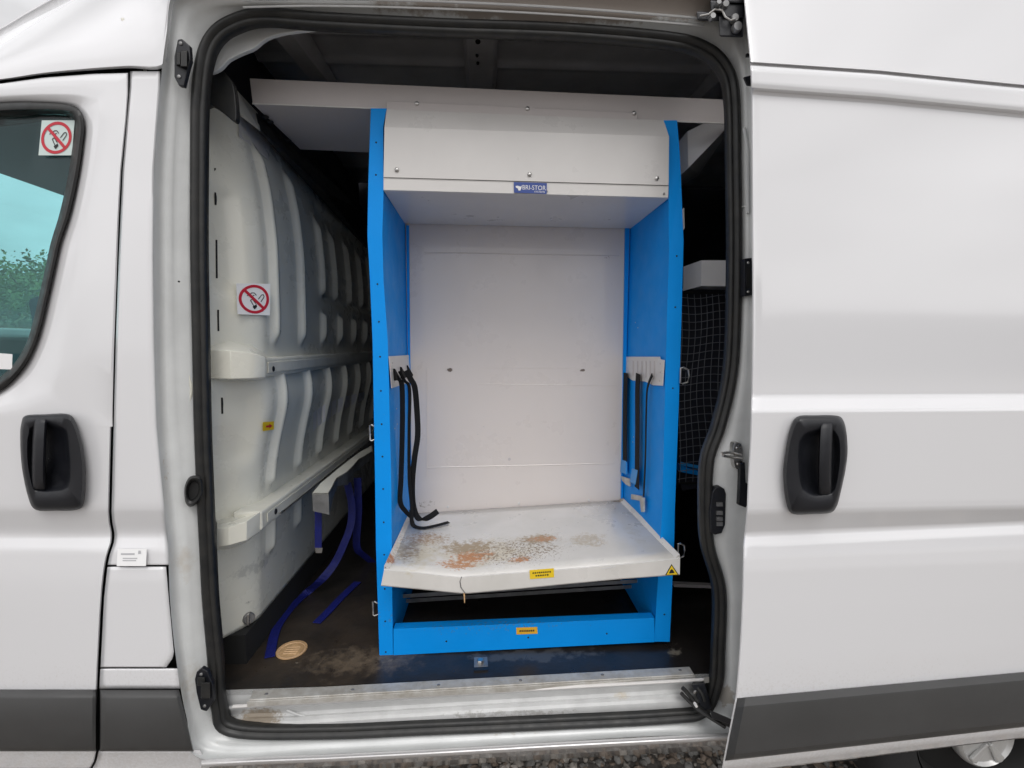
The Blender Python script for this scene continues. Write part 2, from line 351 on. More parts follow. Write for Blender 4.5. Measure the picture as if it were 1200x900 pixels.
# ---- left skin panels
def lx(y): return interp([(60,150),(85,150.5),(100,150.5),(200,142),(300,137.5),(400,134),(500,131.5),(600,129),(612,130),(625,132.5),(635,132),(650,127),(664,124),(700,120),(800,115),(880,114),(893,111),(905,104)], y)
def sx(y): return interp([(100,188),(200,181),(300,180),(400,181),(500,184),(600,193),(640,197),(664,198),(700,199),(770,206),(784,208),(808,211),(842,219),(880,234),(893,240),(905,244)], y)
def dprof(y):  # body side profile (depth) at a left-hand pixel row
    return interp([(85,.022),(130,.010),(250,.002),(590,0),(597,.001),(622,.020),(628,.021),(645,.010),(680,.002),(800,0),(880,.002),(905,.02)], y)
ROWS = sorted(set([85+i*12 for i in range(68)]+[590,597,603,610,616,622,625,628,634,640,645,655,665,680,700]))
def panel(rows, xl, xr, name, m, parent, cols=6, extra=0, th=.012, yoff=None, yl=None):
    g = []
    for y in rows:
        a, c = xl(y), xr(y); row = []
        for j in range(cols+1):
            t = j/cols; x = a+(c-a)*t
            yy = y if yoff is None else y+yoff(x)
            edge = min((x-a), (c-x)); e = .004*max(0, 1-edge/2.5)
            row.append(P(x, yy, dprof(y)+extra+e+cabcurve(x)))
        g.append(row)
    b = MB().grid(g); return b.out(name, m, parent, smooth=True, sharp=50, solid=.004, bevel=0)
def cabcurve(x): return .10*max(0, (120-x)/400)**1.6
def cols_(a, c): return [a, a+1.2, a+3]+[a+(c-a)*t/6 for t in range(1, 6)]+[c-3, c-1.2, c]
up = [83.5+i*9.5 for i in range(0, 54)]+[596,600,604,608,612,616,620,624,628,632,636,640,645,650,656,660,662]
panel(up, lambda y: lx(y)+1.7 if y > 84 else 152.5, lambda y: sx(max(y, 100)), 'pillar_panel', M['paint'], van, cols=12)
panel([664.5+i*4 for i in range(0, 30)]+[782], lambda y: lx(y)+2.0, lambda y: interp([(664,194.5),(700,197.5),(765,203.5),(772,202),(782,195)], y), 'fuel_flap', M['paint'], van, cols=12, extra=-.001)
panel([784.2, 786, 790, 796, 802, 807], lambda y: lx(y)+1.7, sx, 'pillar_panel', M['paint'], van, cols=12)
panel([880, 883, 886, 890, 894, 900, 910], lambda y: lx(y)+1.7, sx, 'pillar_panel', M['paint'], van, cols=12, extra=.004)
# dark cavity behind the panel gaps
MB().prism([P(110, 88, .045), P(196, 92, .045), P(190, 300, .045), P(200, 640, .045), P(212, 800, .045), P(236, 905, .045), P(90, 905, .045), P(100, 500, .045)], (0, .01, 0)).out('inner_pillar', M['void'], van)
MB().prism([P(-120, 104, .062), P(0, 74, .062), P(100, 62, .062), P(202, 60, .062), P(200, 96, .062), P(100, 98, .062), P(0, 112, .062), P(-120, 118, .062)], (0, .01, 0)).out('inner_pillar', M['void'], van)
# rubbing strips on the left
def strip(x0, x1f, name_parent, xl0=None, off=0):
    rows = []
    for (y, d) in ((808, .000), (808.8, -.006), (815, -.019), (819, -.023), (846, -.024), (874, -.021), (879, -.014), (880.5, .0)):
        a = x0(y); c = x1f(y); xs = [a, a+.8, a+3.5]+[lerp(a, c, t/8) for t in range(1, 8)]+[c-5, c-1, c]
        rr = []
        for i, x in enumerate(xs):
            dd = d if 1 < i < len(xs)-2 else (d*.75 if i in (1, len(xs)-2) else .0)
            rr.append(P(x, y, dd+off+cabcurve(x)))
        rows.append(rr)
    return MB().grid(rows).out('rubbing_strip', M['trim'], name_parent, smooth=True, sharp=45, solid=.004)
strip(lambda y: 116.8, lambda y: interp([(808,210),(880,227)], y), van)
# ---- cab door
door = None
WO = [(-260,205),(-120,131),(0,121.5),(50,121),(82,124),(94,132),(98,148),(96,170),(91,205),(81,250),(70,283),(64,310),(56,346),(47,384),(38,410),(24,434),(0,457),(-40,474),(-120,482),(-260,482)]
OO = [(-300,192),(-120,112),(0,98),(50,91),(110,86.5),(150,85.5),(150,110),(148,140),(142,200),(139,260),(137.5,300),(136.5,330),(135,370),(133.5,410),(132.5,450),(131.5,500),(60,500),(-30,500),(-120,500),(-300,500)]
def loftrows(rowsets, m, name, parent, sub=5, **k):
    cs = [catmull(r_, sub) for r_ in rowsets]; return MB().grid(cs).out(name, m, parent, smooth=True, **k)
def mixpt(a, b_, t): return (a[0]+(b_[0]-a[0])*t, a[1]+(b_[1]-a[1])*t)
def c2d(pts, n): return [(q.x, q.y) for q in catmull([Vector((a, b, 0)) for a, b in pts], n)]
def l2d(pts, n):
    o = []
    for (a, b), (c, d) in zip(pts, pts[1:]):
        o += [(a+(c-a)*k/n, b+(d-b)*k/n) for k in range(n)]
    return o+[pts[-1]]
WOs, OOs = c2d(WO, 5), l2d(OO, 5)
rs = []
for t, d in ((0, .022), (.02, .014), (.12, .008), (.30, .002), (.38, .0), (.7, .0), (.97, .0), (1, .004)):
    rr = []
    for (a, c), (a2, c2) in zip(zip(WOs, OOs), zip(WOs, OOs)):
        q = mixpt(a, c, t); dd = 0 if (d == .004 and c[1] > 492) else d
        rr.append(P(q[0], q[1], dd+interp([(85,.018),(130,.010),(250,.002),(590,0)], q[1])+cabcurve(q[0])))
    rs.append(rr)
cab_up = MB().grid(rs).out('cab_door', M['paint_door'], van, smooth=True, sharp=60, solid=.004)
low = [499.5, 520, 545, 570, 590, 596, 600, 604, 608, 612, 616, 620, 624, 628, 632, 636, 640, 645, 652, 660, 672, 690, 720, 750, 780, 806, 809, 880, 884, 888, 892, 896, 900]
g = []
for y in low:
    c = lx(y)-1.3; a = -300
    g.append([P(x, y, dprof(y)+(.004 if i == 15 else 0)+cabcurve(x)) for i, x in enumerate([lerp(a, c, t/14) for t in range(14)]+[c-1.5, c])])
cab_low = MB().grid(g).out('door_panel', M['paint_door'], cab_up, smooth=True, sharp=50, solid=.004)
strip(lambda y: -300, lambda y: 113.2, cab_up)
# window seal of the cab door (band between WO and inner edge)
WI = [(-260,217),(-120,145),(0,136),(45,134),(72,134),(84,138),(87,148),(85,170),(80,205),(70,250),(60,283),(53,315),(46,346),(37,384),(28,408),(13,430),(-10,448),(-45,462),(-120,468),(-260,468)]
rs = []
for t, d in ((-.10, .014), (-.03, -.001), (.3, -.006), (.55, -.004), (.75, .010), (1, .016), (1.02, .030)):
    rs.append([P(*mixpt(a, c, t), d+.004+interp([(85,.018),(130,.010),(250,.002),(590,0)], a[1])+cabcurve(a[0])) for a, c in zip(WO, WI)])
loftrows(rs, M['rubber'], 'window_seal', cab_up, sharp=60, solid=.004)
wg = [P(x, y, .030+cabcurve(x)) for x, y in WI]
gm = MB(); gc = catmull(wg, 3); gm.prism(gc, (0, .004, 0)); gm.out('window_glass', M['glass'], cab_up)
# dark header strip inside the top of the window
MB().prism([P(-60, 126, .05), P(-60, 150, .05), P(0, 146, .05), P(60, 138.5, .05), P(83, 138, .05), P(88, 130, .05)], (0, .01, 0)).out('window_blind', M['void'], cab_up)
# small sticker low on the window
q4 = [P(-14, 413, .028), P(14.5, 415, .028), P(14, 433, .028), P(-14, 432, .028)]
stk = quad_plate('window_sticker', q4, .0006, M['label_white'], cab_up)
def nosmoke(c4, parent, m_white, name='no_smoking_sign', label=None):
    pl = quad_plate(name, c4, .0006, m_white, parent, label=label)
    b = MB(); n = 40; vs = []; fs = []
    for k in range(n):
        a = 2*math.pi*k/n
        for r_ in (.46, .375): vs.append(on(c4, .5+r_*math.cos(a), .5+r_*math.sin(a), .0008))
    fs = [(2*k, 2*k+1, (2*k+3) % (2*n), (2*k+2) % (2*n)) for k in range(n)]
    b.add(vs, fs)
    s_, c_ = .39, .030; k2 = math.sqrt(.5)
    b.add([on(c4, .5+(-s_*k2)+c_, .5-s_*k2-c_, .0012), on(c4, .5-s_*k2-c_, .5-s_*k2+c_, .0012), on(c4, .5+s_*k2-c_, .5+s_*k2+c_, .0012), on(c4, .5+s_*k2+c_, .5+s_*k2-c_, .0012)], [(0, 1, 2, 3)])
    b.out('prohibition_ring', M['red'], pl)
    b = MB()
    def seg(x0, y0, x1, y1, w_=.012):
        d = Vector((x1-x0, y1-y0)); d.normalize(); nx, ny = -d.y*w_, d.x*w_
        b.add([on(c4, x0+nx, y0+ny, .0009), on(c4, x0-nx, y0-ny, .0009), on(c4, x1-nx, y1-ny, .0009), on(c4, x1+nx, y1+ny, .0009)], [(0, 1, 2, 3)])
    seg(.38, .54, .48, .72, .012); seg(.44, .50, .54, .64, .012); seg(.38, .54, .44, .50)
    b.add([on(c4, .44, .74, .0009), on(c4, .56, .66, .0009), on(c4, .58, .74, .0009), on(c4, .50, .83, .0009)], [(0, 1, 2, 3)])
    seg(.62, .50, .72, .36); seg(.70, .58, .80, .42); seg(.72, .36, .78, .35); seg(.78, .35, .80, .42)
    seg(.28, .40, .36, .36); seg(.36, .36, .42, .30); seg(.42, .30, .50, .30); seg(.50, .30, .56, .38); seg(.44, .40, .50, .37)
    b.out('cigarette_drawing', M['black_ink'], pl)
    return pl
nosmoke([P(49, 141, .028), P(87.5, 141, .028), P(84, 182, .028), P(45, 182, .028)], cab_up, mat('sticker_on_glass', (.62, .72, .70), .5))
# ---- handles
def handle(out, inn, bar, Y, parent, shell=.024):
    c = sum((Vector(p) for p in out), Vector((0, 0)))/len(out)
    def loop(k, d): return catmull([P(c.x+(x-c.x)*k, c.y+(y-c.y)*k, Y-d) for x, y in out], 4, True)
    ic = sum((Vector(p) for p in inn), Vector((0, 0)))/len(inn)
    n_in = len(inn)
    # resample inner to the outer's count by angle
    def ang(loop2, a):
        best = None
        m = len(loop2)
        for i in range(m):
            p = Vector(loop2[i])-ic; q = Vector(loop2[(i+1) % m])-ic; d = Vector((math.cos(a), math.sin(a)))
            e = q-p; den = d.x*(-e.y)+e.x*d.y
            if abs(den) < 1e-9: continue
            t = (p.x*(-e.y)+e.x*p.y)/den; s_ = (d.x*p.y-d.y*p.x)/den
            if t > 0 and -1e-6 <= s_ <= 1+1e-6: best = t
        return ic+Vector((math.cos(a), math.sin(a)))*best
    angs = [math.atan2(y-ic.y, x-ic.x) for x, y in out]
    def iloop(k, d): return catmull([P(ic.x+(q.x-ic.x)*k, ic.y+(q.y-ic.y)*k, Y-d) for q in [ang(inn, a) for a in angs]], 4, True)
    loops = [loop(1, 0), loop(1, .008), loop(.965, .017), loop(.90, shell), iloop(1.05, shell), iloop(.99, shell-.003), iloop(.93, .012), iloop(.78, .004), iloop(.4, .003), iloop(.02, .003)]
    n = len(loops[0]); vs = [p for l in loops for p in l]
    fs = [(t*n+i, (t+1)*n+i, (t+1)*n+(i+1) % n, t*n+(i+1) % n) for t in range(len(loops)-1) for i in range(n)]
    h = link('door_handle', vs, fs, M['plastic'], parent, smooth=True, sharp=50)
    x0, x1, y0, y1 = bar; rows = []
    for t, d in ((0, .018), (.03, .026), (.10, .031), (.3, .036), (.6, .037), (.85, .033), (.97, .026), (1, .016)):
        y = lerp(y0, y1, t); dx = -2.5*math.sin(t*2.2)
        ww = (x1-x0)
        rows.append([P(x0+dx, y, Y-d+.012), P(x0+.10*ww+dx, y, Y-d+.003), P(x0+.3*ww+dx, y, Y-d), P(x0+.8*ww+dx, y, Y-d), P(x1+dx-.06*ww, y, Y-d+.004), P(x1+dx, y, Y-d+.013)])
    MB().grid(rows).out('grip', M['plastic'], h, smooth=True, sharp=60, solid=.008)
    return h
outL = [(30,487),(52,485.5),(78,485),(88,493),(96.5,520),(100.5,553),(98.5,588),(90,597.5),(66,598.5),(42,597.5),(33,583),(25.5,547),(23.5,513),(25,496)]
innL = [(38,492+6),(60,494),(78,505),(82,540),(82,565),(76,574),(50,577),(38,570),(33,540),(33,515)]
handle(outL, innL, (39.5, 56, 489, 575), -.001, cab_up)
# ---- roof side above the cab door, curving back to the roofline
cols = []
bot = [(-300, 188), (-120, 108), (0, 94.5), (50, 87.5), (100, 83), (150, 80), (190, 80), (197, 55), (204, 0), (212, -30)]
top = [(-300, 204), (-120, 103), (0, 36), (30, 18), (62, 0), (100, -22), (150, -52), (190, -78), (200, -90), (212, -110)]
rs = []
for t, d in ((0, .020), (.03, .014), (.2, .016), (.45, .05), (.7, .11), (.88, .19), (1.0, .32)):
    rs.append([P(*mixpt(a, c, t if i < 7 else t), d+cabcurve(a[0])) for i, (a, c) in enumerate(zip(bot, top))])
loftrows(rs, M['paint'], 'roof_side', van, sharp=60, solid=.01)
rs_top = catmull(rs[-1], 5)
# roof skin carried back over the whole van
zr = P(300, -60, .05).z
MB().box((-.78, .05, CZ+1.10), (2.5, 2.0, CZ+1.12)).out('roof', M['paint'], van)
ht = [P(s_[4][0], s_[4][1], .002) for s_ in ST[12:20]]
# header above the aperture: rail channel and roof gutter
rows = []
for yy, d in ((0, .002), (-10, -.02), (-40, -.03), (-46, .0), (-60, .02), (-110, .06)):
    rows.append([P(x, y+yy, d) for x, y in [(206,-14),(244,-20),(300,-24),(380,-26),(520,-24),(660,-18),(780,-10),(864,-1)]])
MB().grid(rows).out('door_rail_cover', M['paint'], van, smooth=True, sharp=40, solid=.006)
# bright rail lips in the header
for yo, dd, rr in ((2.5, .030, .0022), (-6, .022, .0026)):
    pts = catmull([P(x, y+yo, dd) for x, y in [(285,6),(380,4.5),(520,8),(660,15),(780,24),(825,28)]], 5)
    MB().tube(pts, rr, 6).out('door_rail', M['sill_in'], van, smooth=True)
# roller bracket in the corner
rb = MB()
for (x0, y0, x1, y1, d0, d1) in ((816,13,848,25,-.02,.03),(846,2,873,22,-.035,.02),(842,18,872,44,-.03,.03),(832,0,850,14,-.03,.02),(850,-12,872,4,-.04,.02)):
    rb.hexa([P(x0, y0, d0), P(x1, y0+2, d0), P(x1-1, y1, d0), P(x0+1, y1-1, d0)], [P(x0, y0, d1), P(x1, y0+2, d1), P(x1-1, y1, d1), P(x0+1, y1-1, d1)])
br = rb.out('roller_bracket', M['plastic'], van, bevel=.004)
for (x, y, r_) in ((833,22,.007),(859,24,.009),(848,8,.008),(862,34,.011),(840,6,.006)): MB().disc(P(x, y, -.03), (0, -1, 0), r_, .012, 14).out('roller', M['dull_steel'], br, smooth=True)
MB().tube([P(820,19,-.024), P(830,17,-.028), P(838,11,-.032), P(846,12,-.036), P(850,20,-.04), P(856,24,-.042), P(862,22,-.042)], .0022, 6).out('spring', M['steel'], br, smooth=True)
# ---- latch plates on the left jamb
def jamb_plate(poly, holes, Y, name='striker_plate'):
    o = MB().prism([P(x, y, Y) for x, y in poly], (0, .012, 0)).out(name, M['plastic'], van, bevel=.002)
    for (x0, y0, x1, y1, d) in holes:
        MB().hexa([P(x0, y0, Y-d), P(x1, y0, Y-d), P(x1, y1, Y-d), P(x0, y1, Y-d)], [P(x0-1, y0-1, Y+.001), P(x1+1, y0-1, Y+.001), P(x1+1, y1+1, Y+.001), P(x0-1, y1+1, Y+.001)]).out('catch', M['rubber'], o, bevel=.0015)
    return o
sp = jamb_plate([(208,46),(213,45),(222,53),(223,70),(219,84),(215,101),(209,100),(204,90),(204,66)], [(212,60,219,78,.012),(207,62,211,76,.008)], .012)
screw(P(212, 51, .012), sp, .004, M['dull_steel']); screw(P(210, 90, .012), sp, .004, M['dull_steel'])
sp = jamb_plate([(230,788),(236,783),(243,787),(249,803),(250,822),(242,834),(235,832),(230,812),(228,796)], [(236,800,246,818,.012),(232,794,240,803,.008)], .018)
screw(P(236, 790, .018), sp, .004, M['dull_steel']); screw(P(240, 827, .018), sp, .004, M['dull_steel'])
# grommet socket
gp = [(221,560),(230,557),(237,562),(237.5,578),(232,589),(223,594),(217,588),(216,572)]
gcx = (226.5, 574.5); gl = []
for k, d in ((1, .052), (.97, .028), (.82, .022), (.66, .026), (.58, .036), (.5, .037)):
    gl.append(catmull([P(gcx[0]+(x-gcx[0])*k, gcx[1]+(y-gcx[1])*k, d) for x, y in gp], 4, True))
n = len(gl[0]); link('socket_grommet', [p for l in gl for p in l], [(t*n+i, (t+1)*n+i, (t+1)*n+(i+1) % n, t*n+(i+1) % n) for t in range(5) for i in range(n)]+[tuple(5*n+i for i in range(n))], M['rubber'], van, smooth=True)
MB().prism(catmull([P(gcx[0]+(x-gcx[0])*.56, gcx[1]+(y-gcx[1])*.56, .0345) for x, y in gp], 4, True), (0, .002, 0)).out('socket_hole', M['void'], van)
for x, y in ((189,560),(192,589),(210,330),(183,390)): MB().disc(P(x, y, .030), (0, -1, 0), .0022, .003, 8).out('plug', M['void'], van)
# pillar sticker
c4 = [P(140, 642, -.002+.012), P(174, 642, -.002+.012), P(173, 662, .001), P(139, 662, .001)]
c4 = [p+Vector((0, -.006, 0)) for p in c4]
ps = quad_plate('pillar_sticker', c4, .0005, M['label_white'], van)
b = MB()
for (u0, u1, v_, h_) in ((.13,.60,.30,.05),(.20,.70,.55,.03),(.20,.66,.68,.03)): b.add([on(c4, u0, v_-h_, .0007), on(c4, u1, v_-h_, .0007), on(c4, u1, v_+h_, .0007), on(c4, u0, v_+h_, .0007)], [(0,1,2,3)])
b.add([on(c4, .72, .10, .0007), on(c4, .80, .10, .0007), on(c4, .82, .28, .0007), on(c4, .72, .30, .0007)], [(0,1,2,3)])
b.out('printed_lines', M['grey_ink'], ps)
# ---- right jamb hardware
def rjamb(poly, Y, m, name, th=.008, bev=.001): return MB().prism([P(x, y, Y) for x, y in poly], (0, th, 0)).out(name, m, van, bevel=bev)
o = rjamb([(872.5,303),(881,302),(881.5,346),(872.5,347)], .020, M['plastic'], 'striker_plate', .02)
MB().prism([P(875, 313, .018), P(879, 313, .018), P(879, 337, .018), P(875, 337, .018)], (0, .004, 0)).out('catch', M['void'], o)
screw(P(876.5, 308, .02), o, .003, M['steel']); screw(P(876.5, 342, .02), o, .003, M['steel'])
o = rjamb([(835,577),(838,572),(844,570),(849,573),(851,579),(850,615),(846,625),(838,627),(833,624),(832,600)], .034, M['plastic'], 'contact_plate', .02, .002)
for yy in (589, 599, 606, 612): MB().prism([P(840, yy, .030), P(847, yy, .030), P(847, yy+4.5, .030), P(840, yy+4.5, .030)], (0, .006, 0)).out('contact', M['dull_steel'], o)
# latch striker
o = MB().prism(catmull([P(x, y, .020) for x, y in [(860,521),(864,518.5),(869,521),(871,532),(870,545),(866,550),(861,547),(859.5,534)]], 3, True), (0, .02, 0)).out('latch_striker', M['steel'], van, bevel=.001)
MB().tube([P(868, 533, .012), P(856, 530, -.015), P(846, 531, -.02), P(847, 534, -.02), P(858, 536, -.012), P(870, 537, .012)], .0035, 8).out('striker_loop', M['steel'], o, smooth=True)
screw(P(864, 525, .02), o, .004); screw(P(865, 544, .02), o, .004)
rjamb([(868,543),(873,542),(874,566),(877,567),(877,590),(874,595),(866,592),(867,575)], .006, M['plastic'], 'door_stop', .014, .001)
rjamb([(875,62),(881,63),(881,66),(875,66)], .0, M['plastic'], 'plug', .006); rjamb([(872,90),(880,88),(881,100),(876,99)], .0, M['plastic'], 'plug', .006)
MB().tube([P(x, y, .034) for x, y in [(872,150),(876,175),(876.5,250)]], .004, 8).out('jamb_rib', M['jamb'], van, smooth=True)
MB().tube([P(x, y, .046) for x, y in [(866,243),(878,241)]], .0015, 6).out('jamb_rib', M['jamb'], van, smooth=True)
# ---- sliding door, standing open outboard of the body
SD = -.11
def sdY(x): return SD+.045*(x-850)/410
def sdl(y): return interp([(-60,868),(0,872),(40,876),(70,879),(110,880.5),(300,881.5),(370,882),(450,881),(520,879),(560,876.5),(600,875),(640,871),(700,870),(760,867),(815,862.5),(888,848),(905,845)], y)
# (pixel row at the left edge, pixel row at x=1200, depth offset)
SR = [(-60,-60,.075),(-20,-12,.055),(30,48,.030),(66,94,.012),(71,99.5,.010),(72.5,101,.020),(74.5,103,.020),(76,104.5,.004),(80,108,.0),(96,125,.0),(101,130,.003),(105,134.5,.013),(109,138.5,.016),
      (115,145,.016),(200,212,.015),(300,310,.015),(400,404,.015),(464,462,.015),(467.5,465.5,.013),(474,472,.003),(480,478,-.006),(483.5,481.5,-.008),(490,488,-.008),
      (540,538,-.008),(590,586,-.008),(598,592,-.007),(603,596,-.004),(615,604,.008),(625,611,.018),(629,614,.018),(640,626,.010),(655,642,.003),(670,658,.000),(720,704,-.001),(780,757,-.001),(814,783,0),(820,788,.0),(888,850,.001),(893,855,.002),(898,858,.006),(906,865,.02)]
XS = [-1, 0, 1.5, 4, 12, 30, 60, 100, 150, 200, 250, 300, 350, 400, 480, 560, 660]
SR2 = []
for (a_, b_) in zip(SR, SR[1:]):
    SR2.append(a_); gap = b_[0]-a_[0]
    if gap > 14:
        for t_ in (3.5/gap, 7/gap, .5, 1-7/gap, 1-3.5/gap): SR2.append(tuple(lerp(a_[k], b_[k], t_) for k in range(3)))
    elif gap > 5:
        for t_ in (.2, .8): SR2.append(tuple(lerp(a_[k], b_[k], t_) for k in range(3)))
SR = SR2+[SR[-1]]
g = []
for yl_, yr_, d in SR:
    a = sdl(yl_); row = []
    for i, dx in enumerate(XS):
        x = a+max(dx, 0); t = (x-860)/340; yy = lerp(yl_, yr_, t)
        # the top lines are slightly bowed
        bow = -4*(1-abs(2*t-1))*max(0, 1-max(0, yl_)/240) if 0 < t < 1 else 0
        e = (.045, .004, .001, 0)[i] if i < 4 else 0
        row.append(P(x, yy+bow, sdY(x)+d+e))
    g.append(row)
sdoor = MB().grid(g).out('sliding_door', M['paint_door'], van, smooth=True, sharp=38, solid=.005)
rows = []
for yl_, yr_, d in ((818.5,787.5,.0),(819.3,788.3,-.005),(829,797,-.022),(834,801.5,-.024),(860,825,-.025),(884,846,-.023),(889,850.5,-.014),(890.5,852,.0)):
    a = sdl(yl_)+2.2; row = []
    for i, dx in enumerate([0, 1.2, 10, 40, 80, 120, 180, 240, 300, 360, 450, 560]):
        x = a+dx; t = (x-860)/340
        dd = d*(0, .15, 1)[i] if i < 3 else d
        row.append(P(x, lerp(yl_, yr_, t), sdY(x)+dd))
    rows.append(row)
MB().grid(rows).out('rubbing_strip', M['trim'], sdoor, smooth=True, sharp=14, solid=.004)
z6 = lambda pts: [(900+x/6, 470+y/6) for x, y in pts]
outR = z6([(200,112),(330,100),(480,102),(528,132),(552,220),(560,350),(546,480),(512,640),(485,735),(440,785),(310,795),(180,795),(135,740),(111,600),(108,480),(125,340),(150,215)])
innR = z6([(250,235),(340,205),(440,200),(480,235),(503,300),(500,420),(485,560),(455,640),(400,660),(300,668),(240,620),(218,500),(215,360),(225,280)])
handle(outR, innR, (961, 977, 494, 581), sdY(955)-.009, sdoor)
# ---- rear body side behind the sliding door
MB().box((.80, .05, CZ-.99), (2.5, .09, CZ+1.10)).out('rear_body_side', M['paint'], van)
# ================================================================== LOAD BAY
FZ = PZ(443, 768, 0).z*0 + P(443, 768, .22).z
# floor
MB().grid([[Vector((x*.1-.85, y, FZ+.0)) for x in range(0, 33)] for y in (.10, .2, .3, .4, .6, .8, 1.2, 1.6, 1.98)]).out('load_floor', M['floor'], van, solid=.02)
# under-floor and lining shell
MB().box((-.88, 1.93, FZ-.02), (2.4, 1.97, CZ+1.03)).out('far_wall', M['wall_in'], van)
MB().box((2.36, .09, FZ-.02), (2.40, 1.93, CZ+1.03)).out('rear_wall', M['wall_in'], van)
MB().box((-.90, .18, CZ+.70), (-.86, 1.93, CZ+.95)).out('front_lining', M['wall_in'], van)
MB().box((-1.75, .12, FZ-.14), (2.4, 1.9, FZ-.05)).out('underbody', M['void'], van)
# ceiling with pressed ribs
def rz(x, y):
    z = CZ+.985
    for yk in (.30, .46, .62, .95, 1.3, 1.6):
        z -= .014*math.exp(-((y-yk)/.018)**2)
    z -= .13*sm((.16-y)/.14)
    return z
ys = [.075+.012*i for i in range(60)]+[.8+.05*i for i in range(23)]
MB().grid([[Vector((x, y, rz(x, y))) for x in (-.86, -.5, 0, .5, 1, 1.6, 2.36)] for y in ys]).out('ceiling', M['roof_in'], van, smooth=True, solid=.01)
# cross members (roof bows)
c0 = P(562, 70, .4)
bx = (PZ(562, 46, CZ+.975)).x
o = MB().hexa([(bx-.04, .09, CZ+.93), (bx+.045, .09, CZ+.93), (bx+.045, 1.9, CZ+.955), (bx-.04, 1.9, CZ+.955)], [(bx-.055, .09, CZ+.975), (bx+.06, .09, CZ+.975), (bx+.06, 1.9, CZ+.975), (bx-.055, 1.9, CZ+.975)]).out('roof_bow', M['roof_in'], van, bevel=.004)
for xx, yy in ((560, 50), (559, 66), (560, 75)):
    p = PZ(xx, yy, CZ+.929); MB().disc((p.x, p.y, CZ+.934), (0, 0, -1), .008 if yy == 50 else .005, .006, 10).out('hole', M['void'], o)
for sx_, x2 in ((-1, -.62), (1, .80)):
    MB().hexa([(x2, .10, CZ+.86), (x2+.06, .10, CZ+.86), (x2+.06-.14*sx_*-1*0, .9, CZ+.95), (x2, .9, CZ+.95)], [(x2, .10, CZ+.98), (x2+.06, .10, CZ+.98), (x2+.06, .9, CZ+.98), (x2, .9, CZ+.98)]).out('roof_bow', M['roof_in'], van, bevel=.004)
MB().hexa([P(752, 52, .12), P(792, 55, .12), P(792, 57, .12), P(752, 54, .12)], [P(752, 52, .125), P(792, 55, .125), P(792, 57, .125), P(752, 54, .125)]).out('marker_strip', M['grey_in'], van)
# white gusset and black trim at the top left inside the seal
MB().prism(catmull([P(x, y, .10) for x, y in [(244,84),(248,60),(262,42),(290,29),(330,27),(372,33),(335,38),(312,45),(298,56),(284,62),(268,70),(257,81)]], 3, True), (0, .012, 0)).out('corner_gusset', M['jamb'], van, bevel=.002)
MB().prism(catmull([P(x, y, .13) for x, y in [(240,78),(248,76),(258,81),(266,88),(273,99),(276,118),(277,138),(274,142),(267,137),(256,128),(246,122),(238,121)]], 2, True), (0, .02, 0)).out('trim_pad', M['rubber'], van, bevel=.003)
# ---- bulkhead
BASE = [(-.95, -.715), (-.80, -.705), (-.55, -.692), (-.40, -.688), (-.30, -.67), (-.17, -.637), (-.10, -.645), (-.03, -.662), (.05, -.655), (.3, -.653), (.45, -.665), (.58, -.69), (.68, -.725), (.76, -.762)]
def smooth_base(dz):
    return sum(interp(BASE, dz+o_)*w_ for o_, w_ in ((-.04, .15), (-.02, .22), (0, .26), (.02, .22), (.04, .15)))
def bulk(y, dz):
    x = smooth_base(dz)
    x -= .085*sm((.30-y)/.19)
    # shallow dished panel of the near zone
    a = 1 if y < .28 else 0
    if .12 < dz < .42: x -= .012*sm((.24-y)/.03)*sm((y-.135)/.02)*sm((dz-.12)/.03)*sm((.42-dz)/.03)
    if -.36 < dz < -.10: x -= .016*sm((.27-y)/.05)*sm((dz+.36)/.06)*sm((-.10-dz)/.06)
    # dished window zone further in
    if y > .80: x -= .018*sm((y-.80)/.03)*sm((dz-.17)/.02)*sm((.56-dz)/.03)
    for k in range(8):
        yk = .352+.212*k
        q = abs(y-yk)
        if q > .06: continue
        h = .018*sm((.021-q)/.012)
        msk = 0
        if -.44 < dz < -.03: msk = sm((dz+.44)/.02)*sm((-.03-dz)/.05)
        if dz >= -.03:
            msk = sm((dz+.01)/.05)*sm(((.60 if k < 2 else .50)-dz)/.06)
            if k >= 2: msk *= 1-sm((dz-.11)/.02)*sm((.21-dz)/.02)
        if -.66 < dz < -.50 and k < 3: msk = sm((dz+.66)/.03)*sm((-.50-dz)/.02)
        x += h*msk
    return x
bz = [-.835+.0125*i for i in range(0, 129)]
by = [.06+.010*i for i in range(0, 105)]+[1.11+.014*i for i in range(0, 59)]
g = [[Vector((bulk(y, dz), y, CZ+dz)) for y in by] for dz in bz if dz <= .765]
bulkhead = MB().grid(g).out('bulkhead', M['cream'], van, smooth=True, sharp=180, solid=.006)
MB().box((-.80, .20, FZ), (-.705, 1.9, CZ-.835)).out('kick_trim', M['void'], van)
MB().box((-.84, .14, CZ+.72), (-.79, 1.9, CZ+.99)).out('front_lining', M['wall_in'], van)
def hit(px, py, off=.0):
    """depth where the pixel's line of sight meets the bulkhead"""
    y = .07
    while y < 1.9:
        p = P(px, py, y)
        if p.x <= 0 and p.x >= -9:
            if -p.x <= -bulk(y, p.z-CZ)+0 and False: pass
        if p.x < bulk(y, p.z-CZ): return P(px, py, y-.004-off)
        y += .002
    return P(px, py, .3)
def hit2(px, py, off=.0015):
    prev = None; y = 1.9
    # walk outwards from the camera: the ray starts right of the surface and crosses to its left
    y = .065
    while y < 1.9:
        p = P(px, py, y); s_ = p.x-bulk(y, p.z-CZ)
        if prev is not None and prev > 0 >= s_: return P(px, py, y-off)
        prev = s_; y += .001
    return P(px, py, .25)
